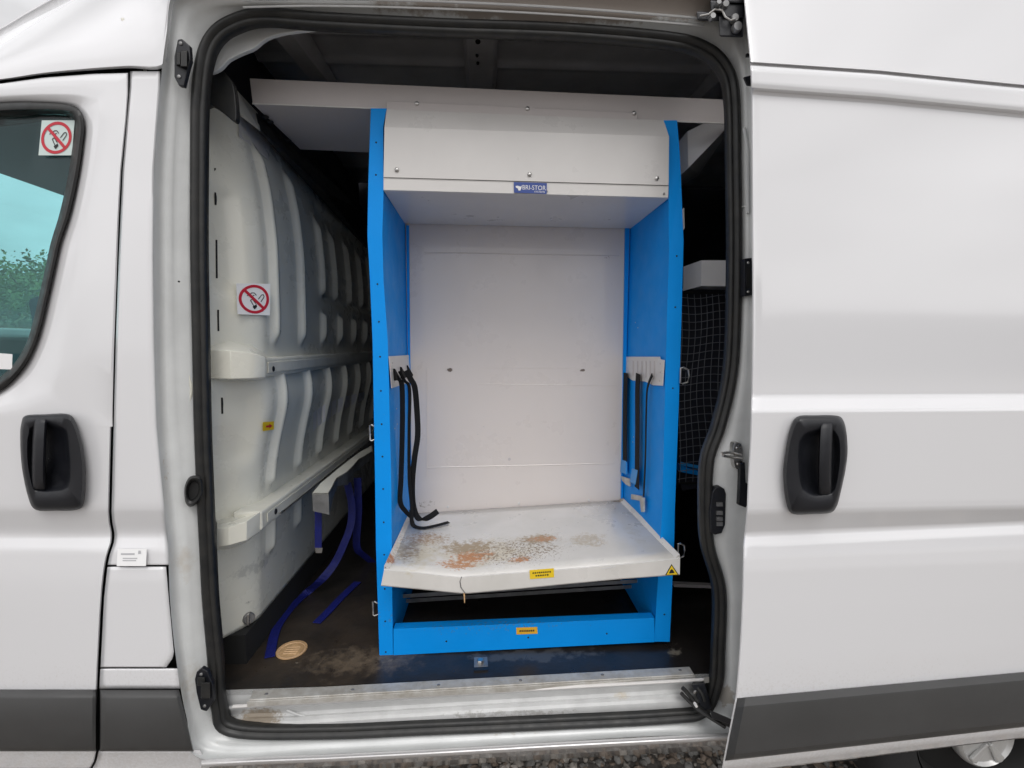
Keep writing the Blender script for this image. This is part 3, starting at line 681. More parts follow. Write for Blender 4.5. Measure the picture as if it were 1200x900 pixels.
# rails on the bulkhead
r1 = MB(); xa, xb = -.700, -.630
r1.box((xa, .20, CZ-.092), (xb, 1.92, CZ-.037)); o = r1.out('bulkhead_rail', M['rail'], van, bevel=.006)
MB().box((xb+.0005, .24, CZ-.080), (xb+.004, 1.92, CZ-.050)).out('rail_insert', M['rail'], o, bevel=.001)
r1 = MB(); r1.hexa([(-.72, .19, CZ-.468), (-.640, .19, CZ-.468), (-.632, 1.92, CZ-.468), (-.72, 1.92, CZ-.468)], [(-.72, .19, CZ-.522), (-.640, .19, CZ-.522), (-.632, 1.92, CZ-.522), (-.72, 1.92, CZ-.522)])
o = r1.out('bulkhead_rail', M['rail'], van, bevel=.006)
MB().hexa([(-.6385, .22, CZ-.482), (-.6365, .22, CZ-.482), (-.629, 1.9, CZ-.482), (-.632, 1.9, CZ-.482)], [(-.6385, .22, CZ-.508), (-.6365, .22, CZ-.508), (-.629, 1.9, CZ-.508), (-.632, 1.9, CZ-.508)]).out('rail_insert', M['rail'], o)
MB().tube([(-.636, .3, CZ-.512), (-.630, 1.0, CZ-.507), (-.628, 1.8, CZ-.507)], .003, 6).out('rail_wire', M['steel'], o, smooth=True)
# near brackets at the rail ends
def bracket(rows):
    return MB().grid([[P(x, y, d) for x, y, d in r_] for r_ in rows]).out('rail_bracket', M['cream'], van, smooth=True, sharp=30, bevel=.003, solid=.004)
bracket([[(236,383,.22),(270,391,.26),(296,400,.30),(309,409,.33)], [(236,410,.125),(270,411,.125),(294,413.5,.155),(311.5,418.5,.20)], [(236,443,.125),(270,444,.125),(294,443.5,.155),(311.5,442,.20)], [(236,449,.20),(270,449,.22),(294,448,.26),(309,445,.30)]])
bracket([[(254,604,.22),(268,598,.25),(285,593,.29),(301,590,.33)], [(254,620,.115),(268,618,.115),(289,611,.14),(305,600,.19)], [(254,641,.115),(268,639,.115),(289,633,.14),(305,622,.19)], [(254,646,.20),(268,644,.22),(287,637,.26),(303,626,.30)]])
for x, y in ((325, 432), (308, 603)):
    p = P(x, y, .20); MB().disc((xb+.001 if y < 500 else -.6385, .27, CZ-.07 if y < 500 else CZ-.495), (1, 0, 0), .009, .004, 12).out('rail_bolt', M['plastic'], o)
# slots
for x, y0, y1 in ((251,197,240),(252.5,281,326),(254.5,363,388),(259,466,485)):
    MB().prism([hit2(x, y0), hit2(x+1.8, y0), hit2(x+2.2, y1), hit2(x+.4, y1)], (0, .004, 0)).out('slot', M['void'], bulkhead)
# lit facet near the top, its light put in as a white plate
tp = [hit2(278, 134), hit2(279, 160), hit2(313, 187), hit2(315, 168), hit2(300, 152)]
MB().prism([p+Vector((.004, -.004, 0)) for p in tp], (-.002, .01, 0)).out('bulkhead_facet', M['hood'], bulkhead, bevel=.002)
MB().prism([P(275, 103, .27), P(277, 132, .26), P(303, 152, .33), P(300, 130, .36)], (0, .01, 0)).out('bulkhead_facet', M['rail'], bulkhead)
MB().prism([P(300, 132, .345), P(303, 150, .34), P(380, 224, .80), P(430, 290, 1.6), P(430, 250, 1.6), P(350, 165, .62)], (-.01, .02, 0)).out('edge_seal', M['rubber'], bulkhead)
# signs on the bulkhead
q = hit2(293, 351)
sy = [P(273, 332, 0), ]
def flatquad(pts):
    """a flat quad through the bulkhead surface near its middle, tilted as the surface runs"""
    c = [hit2(x, y, .006) for x, y in pts]; return c
ns = flatquad([(273.5, 332.5), (313.5, 333), (313, 370), (275, 368.5)])
# make planar
nn = (ns[2]-ns[0]).cross(ns[3]-ns[1]).normalized(); c_ = sum(ns, Vector())/4
ns2 = []
for (x, y) in [(273.5, 332.5), (313.5, 333), (313, 370), (275, 368.5)]:
    d = ray(x, y); t = (c_-CAM).dot(nn)/d.dot(nn); ns2.append(CAM+d*t)
def lift_off(q4_, nn_):
    if nn_.x < 0: nn_ = -nn_
    best = 0
    for k in range(60):
        if all((q4_[0].lerp(q4_[1], i/6).lerp(q4_[3].lerp(q4_[2], i/6), j/6)+nn_*best).x > bulk((q4_[0].lerp(q4_[1], i/6).lerp(q4_[3].lerp(q4_[2], i/6), j/6)+nn_*best).y, (q4_[0].lerp(q4_[1], i/6).lerp(q4_[3].lerp(q4_[2], i/6), j/6)).z-CZ)+.0008 for i in range(7) for j in range(7)): break
        best += .001
    return [p+nn_*best for p in q4_]
ns2 = lift_off(ns2, nn)
nosmoke(ns2, bulkhead, M['label_white'])
yl = [hit2(x, y, .004) for x, y in [(307, 494.5), (320, 493.5), (320, 503), (307, 505)]]
n_y = (yl[2]-yl[0]).cross(yl[3]-yl[1]).normalized(); c_y = sum(yl, Vector())/4
yl = [CAM+ray(x, y)*((c_y-CAM).dot(n_y)/ray(x, y).dot(n_y)) for x, y in [(307, 494.5), (320, 493.5), (320, 503), (307, 505)]]
yl = lift_off(yl, n_y)
yo = quad_plate('hazard_sticker', yl, .0006, M['yellow'], bulkhead)
b = MB(); b.add([on(yl, .25, .4, .0008), on(yl, .55, .4, .0008), on(yl, .55, .22, .0008), on(yl, .82, .5, .0008), on(yl, .55, .8, .0008), on(yl, .55, .62, .0008), on(yl, .25, .62, .0008)], [(0, 1, 2, 3, 4, 5, 6)]); b.out('arrow_mark', M['red'], yo)
# dark printed transfer on the ribs: illegible dark lettering blocks
for k, (x0, x1, ya, yb, yc, yd) in enumerate([(367,371,484,480,506,501),(372,377,480,476,500,496),(378,381,476,473,496,493),(382,388,474,470,494,488),(389,394,471,468,488,484),(396,402,468,465,484,480),(404,410,465,463,480,476),(412,418,463,461,475,472),(420,427,461,459,471,468)]):
    c = [hit2(x0, ya, .003), hit2(x1, yb, .003), hit2(x1, yd, .003), hit2(x0, yc, .003)]
    MB().add(c, [(0, 1, 2, 3)]).out('dark_print_block', M['roof_in'], bulkhead)
# turn latch low on the bulkhead
p = hit2(291, 724, .004)
o = MB().disc(p, (.75, -.65, 0), .017, .008, 20).out('turn_latch', M['dull_steel'], bulkhead, smooth=True)
MB().hexa([p+Vector((.002, -.012, .017)), p+Vector((.008, -.010, .017)), p+Vector((.006, -.012, -.017)), p+Vector((0, -.014, -.017))], [p+Vector((.002, -.004, .017)), p+Vector((.008, -.002, .017)), p+Vector((.006, -.004, -.017)), p+Vector((0, -.006, -.017))]).out('lever', M['steel'], o, bevel=.001)
# ---- threshold: aluminium step plate, track lip, step well
def FP(px, py, z): return PZ(px, py, z)
zs = FZ+.006
a0, a1 = FP(297, 809, zs), FP(808, 781, zs); c0, c1 = FP(292, 820, zs), FP(813.5, 790, zs)
o = MB().hexa([a0, a1, c1, c0], [p-Vector((0, 0, .014)) for p in (a0, a1, c1, c0)]).out('step_plate', M['alu'], van, bevel=.0015)
for x, y in ((312, 813.5), (413, 808.5), (514, 803), (610, 797.5), (706, 791), (797, 785.5)): screw(FP(x, y, zs), o, .0045, M['dull_steel'], ax=(0, 0, 1), h=.002)
l0, l1 = c0+Vector((-.004, -.004, -.003)), c1+Vector((.003, -.004, -.003))
MB().hexa([l0, l1, l1-Vector((0, 0, .014)), l0-Vector((0, 0, .014))], [p+Vector((0, .003, 0)) for p in (l0, l1, l1-Vector((0, 0, .014)), l0-Vector((0, 0, .014)))]).out('plate_lip', M['alu'], o, bevel=.001)
yt = .072
t0, t1 = P(273, 828, yt), P(830, 796, yt)
MB().tube([t0, P(400, 821, yt), P(600, 809, yt), t1], .0045, 8).out('track_lip', M['hood'], van, smooth=True)
# well below: rows from the track lip down behind the seal
rows = []
for dy, d in ((1, .074), (4, .080), (9, .085), (13, .082), (15, .074), (19, .073), (23, .066), (40, .064)):
    rows.append([P(x, y+dy, d) for x, y in [(262,829),(300,827),(340,826),(400,822),(600,810),(760,801),(835,796)]])
MB().grid(rows).out('step_well', M['sill_in'], van, smooth=True, sharp=30, solid=.006)
rows = [[P(x, y, d) for x, y in [(340,834),(370,841),(420,843.5),(520,840),(640,833),(780,824)]] for y0, d in ((0, .078),)]
MB().tube(catmull([P(x, y, .080) for x, y in [(336,832),(352,838),(380,842.5),(430,843.5),(520,840),(640,833),(775,823)]], 4), .003, 6).out('well_bead', M['sill_in'], van, smooth=True)
MB().box((-.86, .10, FZ-.12), (.85, .13, FZ-.004)).out('floor_edge', M['sill_in'], van)
# wiring gear at the bottom right corner
wires = [[(800,806,.05),(808,815,.045),(818,828,.035),(830,838,.02),(848,846,-.02),(856,850,-.04)], [(812,800,.06),(822,812,.04),(826,822,.03)], [(798,812,.05),(812,826,.035),(828,838,.01),(850,852,-.03)]]
for i, ww in enumerate(wires):
    MB().tube(catmull([P(*q) for q in ww], 5), (.006, .004, .005)[i], 8).out('door_cable', M['rubber'], van, smooth=True)
MB().hexa([P(810,802,.05), P(826,800,.05), P(834,830,.03), P(824,834,.03)], [P(810,802,.07), P(826,800,.07), P(834,830,.06), P(824,834,.06)]).out('guide_arm', M['plastic'], van, bevel=.002)
screw(P(815, 811, .045), van, .006, name='bolt'); MB().hexa([P(825,794,.06), P(831,793,.06), P(831,800,.06), P(825,801,.06)], [P(825,794,.07), P(831,793,.07), P(831,800,.07), P(825,801,.07)]).out('track_end', M['alu'], van)
MB().hexa([P(832,832,-.02), P(858,843,-.06), P(858,850,-.06), P(834,842,-.02)], [P(832,832,.02), P(858,843,0), P(858,850,0), P(834,842,.02)]).out('guide_arm', M['plastic'], van, bevel=.002)
for (x, y) in ((814, 824), (834, 836), (842, 841)): MB().disc(P(x, y, .0), (0, -1, 0), .004, .012, 8).out('clip', M['hood'], van)
# ---- sill under the aperture
rows = []
for dy, d in ((0, .004), (.6, .003), (4, -.016), (5.5, -.018), (8, -.014), (9.5, .0), (14, .05), (20, .12)):
    rows.append([P(x, y+dy, d) for x, y in [(236,890),(300,887),(380,884),(500,878),(640,870),(790,862),(884,857)]])
MB().grid(rows).out('sill', M['paint'], van, smooth=True, sharp=60, solid=.004)
# ---- rear wheel
wc = P(1152, 864, .10); WR = wc.z
def lathe(prof, c, n=48, name='', m=None, parent=None):
    vs = []; fs = []
    for i in range(n):
        a = 2*math.pi*i/n
        for r_, y in prof: vs.append((c[0]+r_*math.cos(a), c[1]+y, c[2]+r_*math.sin(a)))
    k = len(prof)
    for i in range(n):
        for j in range(k-1): fs.append((i*k+j, ((i+1) % n)*k+j, ((i+1) % n)*k+j+1, i*k+j+1))
    return link(name, vs, fs, m, parent, smooth=True, sharp=40)
wheel = lathe([(.19, .03), (.205, .0), (.25, -.012), (.30, -.008), (WR-.012, .012), (WR, .05), (WR, .18), (WR-.03, .22), (.19, .22)], wc, 64, 'wheel', M['tyre'], van)
lathe([(.19, .03), (.195, .01), (.185, .02), (.17, .06), (.12, .045), (.095, .03), (.0, .03)], wc, 48, 'rim', M['void'], wheel)
hub = lathe([(.086, .02), (.088, .0), (.084, -.012), (.078, -.016), (.07, -.008), (.03, -.012), (.0, -.012)], wc, 40, 'hub_cap', M['rim'], wheel)
b = MB()
for k in range(5):
    a = 2*math.pi*k/5+.3; c = Vector((wc.x+.052*math.cos(a), wc.y-.01, wc.z+.052*math.sin(a)))
    u = Vector((math.cos(a), 0, math.sin(a))); v_ = Vector((-math.sin(a), 0, math.cos(a)))
    b.prism([c-u*.045-v_*.006, c+u*.020-v_*.013, c+u*.026, c+u*.020+v_*.013, c-u*.045+v_*.006], (0, -.010, 0))
b.v = [Vector(p) for p in b.v]; b.out('hub_spokes', M['rim'], wheel, bevel=.004)
MB().box((wc.x-.55, .10, .28), (wc.x-.38, .5, .55)).out('wheel_arch_liner', M['void'], van)
# ---- cab: roof, headlining, windscreen, dashboard, nose
top_row = [p for p in rs_top if p.x > -1.80]
MB().grid([top_row, [p+Vector((0, .25, .02)) for p in top_row], [p+Vector((0, 1.2, .02)) for p in top_row], [Vector((p.x, 1.92, p.z-.10)) for p in top_row], [Vector((p.x, 1.99, max(p.z-.5, CZ+.50))) for p in top_row]]).out('cab_roof', M['paint'], van, smooth=True, sharp=50, solid=.006)
MB().box((-1.57, .09, CZ+.55), (-.95, 1.93, CZ+.57)).out('cab_headlining', M['cab_in'], van)
ft = top_row[0]
MB().hexa([(ft.x, .34, ft.z), (ft.x, 1.6, ft.z), (-1.60, 1.88, CZ+.58), (-1.60, .12, CZ+.58)], [(ft.x+.01, .34, ft.z), (ft.x+.01, 1.6, ft.z), (-1.59, 1.88, CZ+.58), (-1.59, .12, CZ+.58)]).out('roof_brow', M['paint'], van)
MB().box((-1.0, .30, .5), (-.93, 1.93, CZ+.55)).out('cab_rear_lining', M['cab_in'], van)
w0, w1, w2, w3 = Vector((-1.575, .13, CZ+.55)), Vector((-1.575, 1.87, CZ+.55)), Vector((-2.42, 1.87, CZ+.07)), Vector((-2.42, .13, CZ+.07))
MB().hexa([w0, w1, w2, w3], [q+Vector((-.003, 0, .005)) for q in (w0, w1, w2, w3)]).out('windscreen', M['glass_far'], van)
for y0, y1 in ((.05, .12), (1.88, 1.95)):
    MB().hexa([(-1.56, y0, CZ+.56), (-1.56, y1, CZ+.56), (-2.42, y1, CZ+.06), (-2.42, y0, CZ+.06)], [(-1.62, y0, CZ+.57), (-1.62, y1, CZ+.57), (-2.50, y1, CZ+.06), (-2.50, y0, CZ+.06)]).out('windscreen_pillar', M['paint'], van, bevel=.01)
MB().prism([(-1.82, .12, CZ+.03), (-1.86, .12, CZ+.065), (-2.40, .12, CZ+.05), (-2.40, .12, CZ-.3), (-1.90, .12, CZ-.3), (-1.84, .12, CZ-.1)], (0, 1.74, 0)).out('dashboard', M['dash'], van, bevel=.012)
prof_ = [(-1.83, -1.02), (-1.83, .04), (-2.42, .055), (-2.74, -.24), (-2.84, -.62), (-2.82, -1.04), (-2.70, -1.10)]
wx, wr = -2.28, .40
prof_ += [(wx+wr*math.cos(math.pi*(1-k/14)), -1.02+wr*1.02*math.sin(math.pi*k/14)) for k in range(15)]
MB().prism([(x, .03, CZ+z) for x, z in prof_], (0, 1.94, 0)).out('nose', M['paint'], van, bevel=.03)
MB().box((-1.82, 1.95, .5), (-.9, 1.99, CZ+.02)).out('far_cab_door', M['paint'], van, bevel=.01)
MB().box((-1.80, 1.96, CZ+.02), (-.98, 1.965, CZ+.52)).out('far_window', M['glass_far'], van)
MB().box((-1.0, 1.95, CZ+.02), (-.9, 1.99, CZ+.60)).out('far_pillar', M['paint'], van)
MB().box((-1.82, .12, .5), (-.95, 1.93, .56)).out('cab_floor', M['void'], van)
fw = wheel.copy(); scene.collection.objects.link(fw); fw.parent = van; fw.location = wheel.location+Vector((wx-wc.x, 0, 0)); WL[fw] = WL[wheel]+Vector((wx-wc.x, 0, 0))
for ch in [o_ for o_ in scene.objects if o_.parent == wheel]:
    c2_ = ch.copy(); scene.collection.objects.link(c2_); c2_.parent = fw
# seat back
MB().grid([[Vector((-1.20+.02*math.cos(v_*2)-.10*t, .35+.45*v_, CZ-.75+.95*t)) for v_ in (0, .2, .4, .6, .8, 1)] for t in (0, .2, .4, .6, .8, .95)]).out('seat_back', M['cab_in'], van, smooth=True, solid=.10, bevel=.02)

# ================================================================== TOOL RACK
YF, YB = .22, .595
rack = thing('storage_rack', (P(615, 760, .40).x, .40, FZ), 'tall blue steel van storage rack with white hood, back panel and worn pull-out tray', 'storage rack')
LF = [(435,127),(433.5,170),(432,215),(431,276),(434,330),(437,400),(440,570),(441,640),(445,769)]
LI = [(453,127),(449,149),(449.5,222),(448,276),(449.5,330),(454.5,400),(458.6,570),(459,640),(460.5,769)]
RI = [(778,141),(783.6,159),(783.6,234),(784,298),(781.6,370),(780,430),(776,600),(774,630),(766.5,752)]
RO = [(793,141),(796,175),(797.5,205),(800.7,283),(798.4,370),(796,450),(790.5,600),(790,630),(784.5,752)]
def yfr(py): return YF+.012*sm((276-py)/150)
def flange(A, B, name):
    b = MB()
    for (a, a2), (c, c2) in zip(zip(A, A[1:]), zip(B, B[1:])):
        q = [P(*a, yfr(a[1])), P(*c, yfr(c[1])), P(*c2, yfr(c2[1])), P(*a2, yfr(a2[1]))]
        b.add(q, [(0, 1, 2, 3)])
    return b.out(name, M['blue'], rack, solid=.002)
flange(LF, LI, 'upright'); flange(RI, RO, 'upright')
XL = P(435, 400, YF).x+.0; XR = P(797, 400, YF).x
# side panels: follow the flange's outer edge and run back
def side_panel(E, back, th, inner):
    b = MB(); v = []; n = len(E)
    for (x, y) in E: v.append(P(x, y, yfr(y)+.001))
    for (x, y) in E:
        q = P(x, y, yfr(y)); xb_ = interp(back, q.z-CZ); v.append(Vector((xb_, YB, q.z)))
    return b.add(v, [(i, i+1, n+i+1, n+i) for i in range(n-1)])
zt = P(440, 128, YF).z-CZ; zb = P(445, 769, YF).z-CZ
bxl = [(-1, P(482, 597, YB).x), (-.5, P(480, 560, YB).x), (.4, P(475, 262, YB).x), (1, P(474, 262, YB).x)]
bxr = [(-1, P(729, 590, YB).x), (-.5, P(730, 570, YB).x), (.4, P(738, 268, YB).x), (1, P(738.5, 262, YB).x)]
def side_from(E, back):
    v = []; n = len(E)
    for (x, y) in E: v.append(P(x, y, yfr(y)+.002))
    for (x, y) in E:
        q = P(x, y, yfr(y)); v.append(Vector((interp(back, q.z-CZ), YB, q.z)))
    return v, [(i, i+1, n+i+1, n+i) for i in range(n-1)]
v, f = side_from([(x-.8, y) for x, y in LI], bxl); link('side_panel', v, f, M['blue'], rack, solid=.002)
v, f = side_from([(x+.8, y) for x, y in RI], bxr); link('side_panel', v, f, M['blue'], rack, solid=.002)
# outer skins of the uprights
v, f = side_from([(x+.4, y) for x, y in LF], [(-1, XL), (1, XL)]); link('outer_skin', v, f, M['blue'], rack, solid=.002)
v, f = side_from([(x-.4, y) for x, y in RO], [(-1, XR), (1, XR)]); link('outer_skin', v, f, M['blue'], rack, solid=.002)
# back edge stiles (lighter blue vertical returns)
for xs_, w_ in ((738, -5), (476, 3)):
    MB().prism([P(xs_, 264, YB-.012), P(xs_+w_, 264, YB-.012), P(xs_+w_-(5 if w_ < 0 else -3), 592, YB-.012), P(xs_-(8 if w_ < 0 else -4), 592, YB-.012)], (0, .01, 0)).out('rear_stile', M['blue'], rack)
# holes in uprights and rivets
for y in (167, 205, 333, 377, 418, 458, 497, 535, 573, 612, 650, 690, 728, 764):
    x = interp([(150,441),(276,440),(400,445),(570,449),(764,452)], y)
    MB().disc(P(x, y, yfr(y)), (0, -1, 0), .0026, .001, 8, .9).out('rivet', M['void'], rack)
for y in (300, 360, 455, 720):
    x = interp([(150,790),(300,793),(370,791),(600,784),(752,777)], y)
    MB().disc(P(x, y, yfr(y)), (0, -1, 0), .0026, .001, 8, .9).out('rivet', M['void'], rack)
# bottom rail
o = MB().hexa([P(461,737,YF-.002), P(767,724,YF-.002), P(767,752.5,YF-.002), P(461,768,YF-.002)], [P(461,737,YF+.004), P(767,724,YF+.004), P(767,752.5,YF+.004), P(461,768,YF+.004)]).out('bottom_rail', M['blue'], rack, bevel=.001)
a, c, d_, e = P(461,737,YF+.004), P(767,724,YF+.004), P(767,724,YF+.004), P(461,737,YF+.004)
MB().hexa([a, c, c+Vector((0,.03,0)), a+Vector((0,.03,0))], [q-Vector((0,0,.003)) for q in (a, c, c+Vector((0,.03,0)), a+Vector((0,.03,0)))]).out('bottom_rail_return', M['blue'], rack)
for x, y in ((523,751.5),(619,747),(711,742.5)): MB().disc(P(x, y, YF-.002), (0,-1,0), .0028, .001, 8, .9).out('rivet', M['void'], rack)
# back panel
bp = [P(474, 258, YB-.001), P(740, 262, YB-.001), P(731, 592, YB-.001), P(480, 603, YB-.001)]
back = quad_plate('back_panel', bp, .004, M['back'], rack)
# the panel's shallow pressed frames (proud beads)
def bead(pts, r_=.0018): MB().tube([P(x, y, YB-.0012) for x, y in pts], r_, 6).out('pressed_line', M['back'], back, smooth=True)
bead([(497,296),(725,300)]); bead([(565,431.5),(675,431.5)], .0008); bead([(560,450),(722,452)], .0010); bead([(500,548),(720,543)]); bead([(500,430),(500,560)])
for x, y in ((525,594),(608,590),(690,586)): screw(P(x, y, YB-.002), back, .005, M['hood'], h=.002)
for x, y in ((520,431),(531,434)): pass
for x, y, r_ in ((567,500,.002),(560,509,.0018),(597,538,.006),(495,400,.001),(523,434,.001)): MB().disc(P(x, y, YB-.001), (0,-1,0), r_, .0008, 8).out('mark', M['beam'], back)
# hood: box of sheet metal with slanted top front
def hp(x, y, d): return P(x, y, d)
h_rows = [[hp(453,128,.236), hp(778,141.5,.236)], [hp(450.5,149,.214), hp(784,160,.214)], [hp(449.5,207.5,.213), hp(783.5,217,.213)]]
hood = MB().grid(h_rows).out('hood', M['hood'], rack, solid=.002)
MB().grid([[hp(449.5,208.3,.2165), hp(783.5,217.8,.2165)], [hp(449.5,222.5,.216), hp(783,231.5,.216)], [hp(450,223.8,.222), hp(783,232.8,.222)]]).out('hood_lip', M['hood'], hood, solid=.003)
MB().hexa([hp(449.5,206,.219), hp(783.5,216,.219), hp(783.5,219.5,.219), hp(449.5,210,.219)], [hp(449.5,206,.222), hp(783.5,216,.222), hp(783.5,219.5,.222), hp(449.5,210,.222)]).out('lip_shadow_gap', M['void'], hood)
u0, u1 = hp(450,223.8,.222), hp(783,232.8,.222); u2, u3 = P(739,268,YB-.005), P(474.5,262,YB-.005)
MB().hexa([u0, u1, u2, u3], [q+Vector((0,0,.003)) for q in (u0, u1, u2, u3)]).out('hood_underside', M['hood'], hood)
MB().hexa([hp(453,118.5,.237), hp(747,132.5,.237), hp(747,140.5,.236), hp(453,128.6,.236)], [hp(453,118.5,.24), hp(747,132.5,.24), hp(747,140.5,.24), hp(453,128.6,.24)]).out('hood_flange', M['beam'], hood, bevel=.0006)
for x, y, d in ((488.5,121.5,.2365),(618,127.5,.2365),(743,132.8,.2365),(465,199,.212),(620.5,204.5,.212),(769.5,209,.212)): screw(hp(x, y, d), hood, .0058, M['steel'], h=.0045)
for x, y in ((640.5,224.5),(778,227)): screw(hp(x, y, .2155), hood, .003, M['dull_steel'])
# maker's label
ml = [hp(602,213.2,.2125), hp(641,214.5,.2125), hp(640.5,227.2,.2125), hp(602.5,225.8,.2125)]
mlo = quad_plate('maker_label', ml, .0006, M['label_blue'], rack)
def sub4(q, u0, u1, v0, v1): return [on(q, u0, v0), on(q, u1, v0), on(q, u1, v1), on(q, u0, v1)]
lettering('BRI-STOR', sub4(ml, .26, .97, .26, .68), M['label_white'], mlo)
lettering('SYSTEMS', sub4(ml, .62, .95, .76, .92), M['label_white'], mlo)
b = MB(); lg = [(.05,.38),(.12,.34),(.20,.42),(.24,.30),(.22,.62),(.19,.80),(.13,.78),(.12,.62),(.06,.52)]
b.add([on(ml, u, v_, .0008) for u, v_ in lg], [tuple(range(len(lg)))]); b.out('emblem', M['label_white'], mlo)
# tray
TZ = P(600, 591.5, YB).z
tyf = .10
tb0, tb1 = P(480.5, 602, YB-.004), P(729, 586, YB-.004)
f0, f1, f2, f3 = P(450,667,.105), P(541,675.5,.098), P(730,660,.098), P(797,653,.098)
nx = 24; g = []
front = [(450,667),(495,671),(525,674.5),(541,676),(548,675),(600,671),(665,666),(730,660.5),(797,653.5)]
fr3 = [P(x, y, .100) for x, y in front]
for t in [i/10 for i in range(11)]:
    row = []
    for k, q in enumerate(fr3):
        u = (q.x-fr3[0].x)/(fr3[-1].x-fr3[0].x); bq = tb0.lerp(tb1, u)
        p = bq.lerp(q, t)
        row.append(p)
    g.append(row)
tray = MB().grid(g).out('tray', M['tray'], rack, smooth=True, sharp=30, solid=.002)
lipb = [(446.6,686.5),(495,691),(525,694),(541,695.5),(551,695.3),(600,691),(665,684.5),(730,678.5),(796.6,673.6)]
MB().grid([[P(x, y, .100) for x, y in front], [P(x, y+1.2, .0965) for x, y in front], [P(x, y-1, .0965) for x, y in lipb], [P(x, y, .099) for x, y in lipb]]).out('tray_front_lip', M['tray'], tray, solid=.002)
# notch where the lip is torn
MB().tube([P(541,676,.0962), P(539,681,.0958), P(540,688,.0958), P(545,695,.0958)], .0014, 6).out('lip_crease', M['dull_steel'], tray)
MB().hexa([P(705,666,.0955), P(722,663.5,.0955), P(722,664.2,.0955), P(705,666.8,.0955)], [P(705,666,.0965), P(722,663.5,.0965), P(722,664.2,.0965), P(705,666.8,.0965)]).out('lip_scratch', M['roof_in'], tray)
# side lips turned up
for s_, fx, bq, fq in ((1, 1, tb0, fr3[0]), (-1, 1, tb1, fr3[-1])):
    hgt = Vector((0, 0, .016)); i_ = Vector((.010*s_, 0, -.002))
    MB().grid([[bq+i_*1.6, fq+i_*1.6], [bq+Vector((0, 0, .012)), fq+Vector((0, .004, .008))], [bq-Vector((0, 0, .004)), fq-Vector((0, 0, .01))]]).out('tray_side_lip', M['tray'], tray, solid=.002)
MB().hexa([P(543,694.5,.098), P(545,694.5,.098), P(545,706,.098), P(544,707,.098)], [P(543,694.5,.099), P(545,694.5,.099), P(545,706,.099), P(544,707,.099)]).out('torn_strip', M['wood'], tray)
# yellow labels
def marks(q4, parent, rows_, m=None):
    b = MB()
    for (v0, v1, u0, u1, n_) in rows_:
        for k in range(n_):
            a = lerp(u0, u1, k/n_); c = a+(u1-u0)/n_*.68; hh = random.uniform(0, .04)
            b.add([on(q4, a, v0+hh, .0008), on(q4, c, v0, .0008), on(q4, c, v1-hh, .0008), on(q4, a, v1, .0008)], [(0,1,2,3)])
    b.out('small_print', m or M['black_ink'], parent)
q4 = [P(620.5,668.2,.0955), P(649,666,.0955), P(649.3,676.5,.0955), P(621,678.7,.0955)]
o = quad_plate('yellow_label', q4, .0005, M['yellow'], rack); marks(q4, o, [(.26,.42,.12,.90,9),(.58,.74,.24,.80,6)])
q4 = [P(605,735.6,YF-.0035), P(629.5,734.8,YF-.0035), P(630,742.6,YF-.0035), P(605.3,743.6,YF-.0035)]
o = quad_plate('yellow_label', q4, .0005, M['yellow_dark'], rack); marks(q4, o, [(.36,.64,.15,.88,8)])
tri = [P(787,661,.0955), P(795.6,674,.0955), P(779.5,674.3,.0955)]
o = MB().prism(tri, (0,.0005,0)).out('warning_triangle', M['black_ink'], rack)
cc = sum(tri, Vector())/3
o2 = MB().prism([cc+(p-cc)*.8+Vector((0,-.0006,0)) for p in tri], (0,.0005,0)).out('triangle_face', M['yellow'], o)
MB().prism([P(784.5,670.5,.0944), P(785.5,668.5,.0944), P(787,667,.0944), P(789,668.2,.0944), P(790.5,671.5,.0944), P(784,672.2,.0944)], (0,.0004,0)).out('hand_mark', M['black_ink'], o)
# cross rails seen in the gap under the tray
for y0, y1, dd, mm in ((697,679,.40,'beam'),(703,685,.46,'beam')):
    MB().hexa([P(462,y0,dd), P(748,y1,dd), P(748,y1+4,dd), P(462,y0+4.5,dd)], [P(462,y0,dd+.02), P(748,y1,dd+.02), P(748,y1+4,dd+.02), P(462,y0+4.5,dd+.02)]).out('cross_rail', M['dull_steel'], rack)
# strap plates on the side panels
xl_ = lambda x, y: None
def panel_pt(px, py, sgn):
    """point of the pixel on the inner face of the left (-1) or right (+1) side panel"""
    y = YF+.003
    edge = LI if sgn < 0 else RI; backt = bxl if sgn < 0 else bxr
    best = None
    for i in range(380):
        y = YF+.003+i*.001; p = P(px, py, y)
        # front edge x at this height
        e = min(range(len(edge)), key=lambda k: abs(P(*edge[k], YF).z-p.z)); fx = interp(sorted([(P(*q, YF).z, P(*q, YF).x) for q in edge]), p.z)
        bx_ = interp(backt, p.z-CZ); sx_ = lerp(fx, bx_, (y-YF)/(YB-YF))
        v_ = (p.x-sx_)*sgn
        if best is None or abs(v_) < best[0]: best = (abs(v_), p)
    return best[1]-Vector((sgn*.004, 0, 0))
def pts_on(lst, sgn): return [panel_pt(x, y, sgn) for x, y in lst]
sl_ = MB().prism(pts_on([(454.5,417.5),(479,416),(481,448),(469,451),(457.5,455)], -1), (-.002,0,0)).out('strap_plate', M['hood'], rack, bevel=.0004)
sr_ = MB().prism(pts_on([(734,418),(774.5,418),(775,421),(780,422),(778,452),(767,451.5),(757,447),(742.6,446),(734,440)], 1), (.002,0,0)).out('strap_plate', M['hood'], rack, bevel=.0004)
for i in range(6):
    x = 743+5*i
    MB().prism([p-Vector((.0012,0,0)) for p in pts_on([(x,423),(x+1.2,423),(x+1.2,440+i*.8),(x,440+i*.8)], 1)], (.001,0,0)).out('slot', M['beam'], sr_)
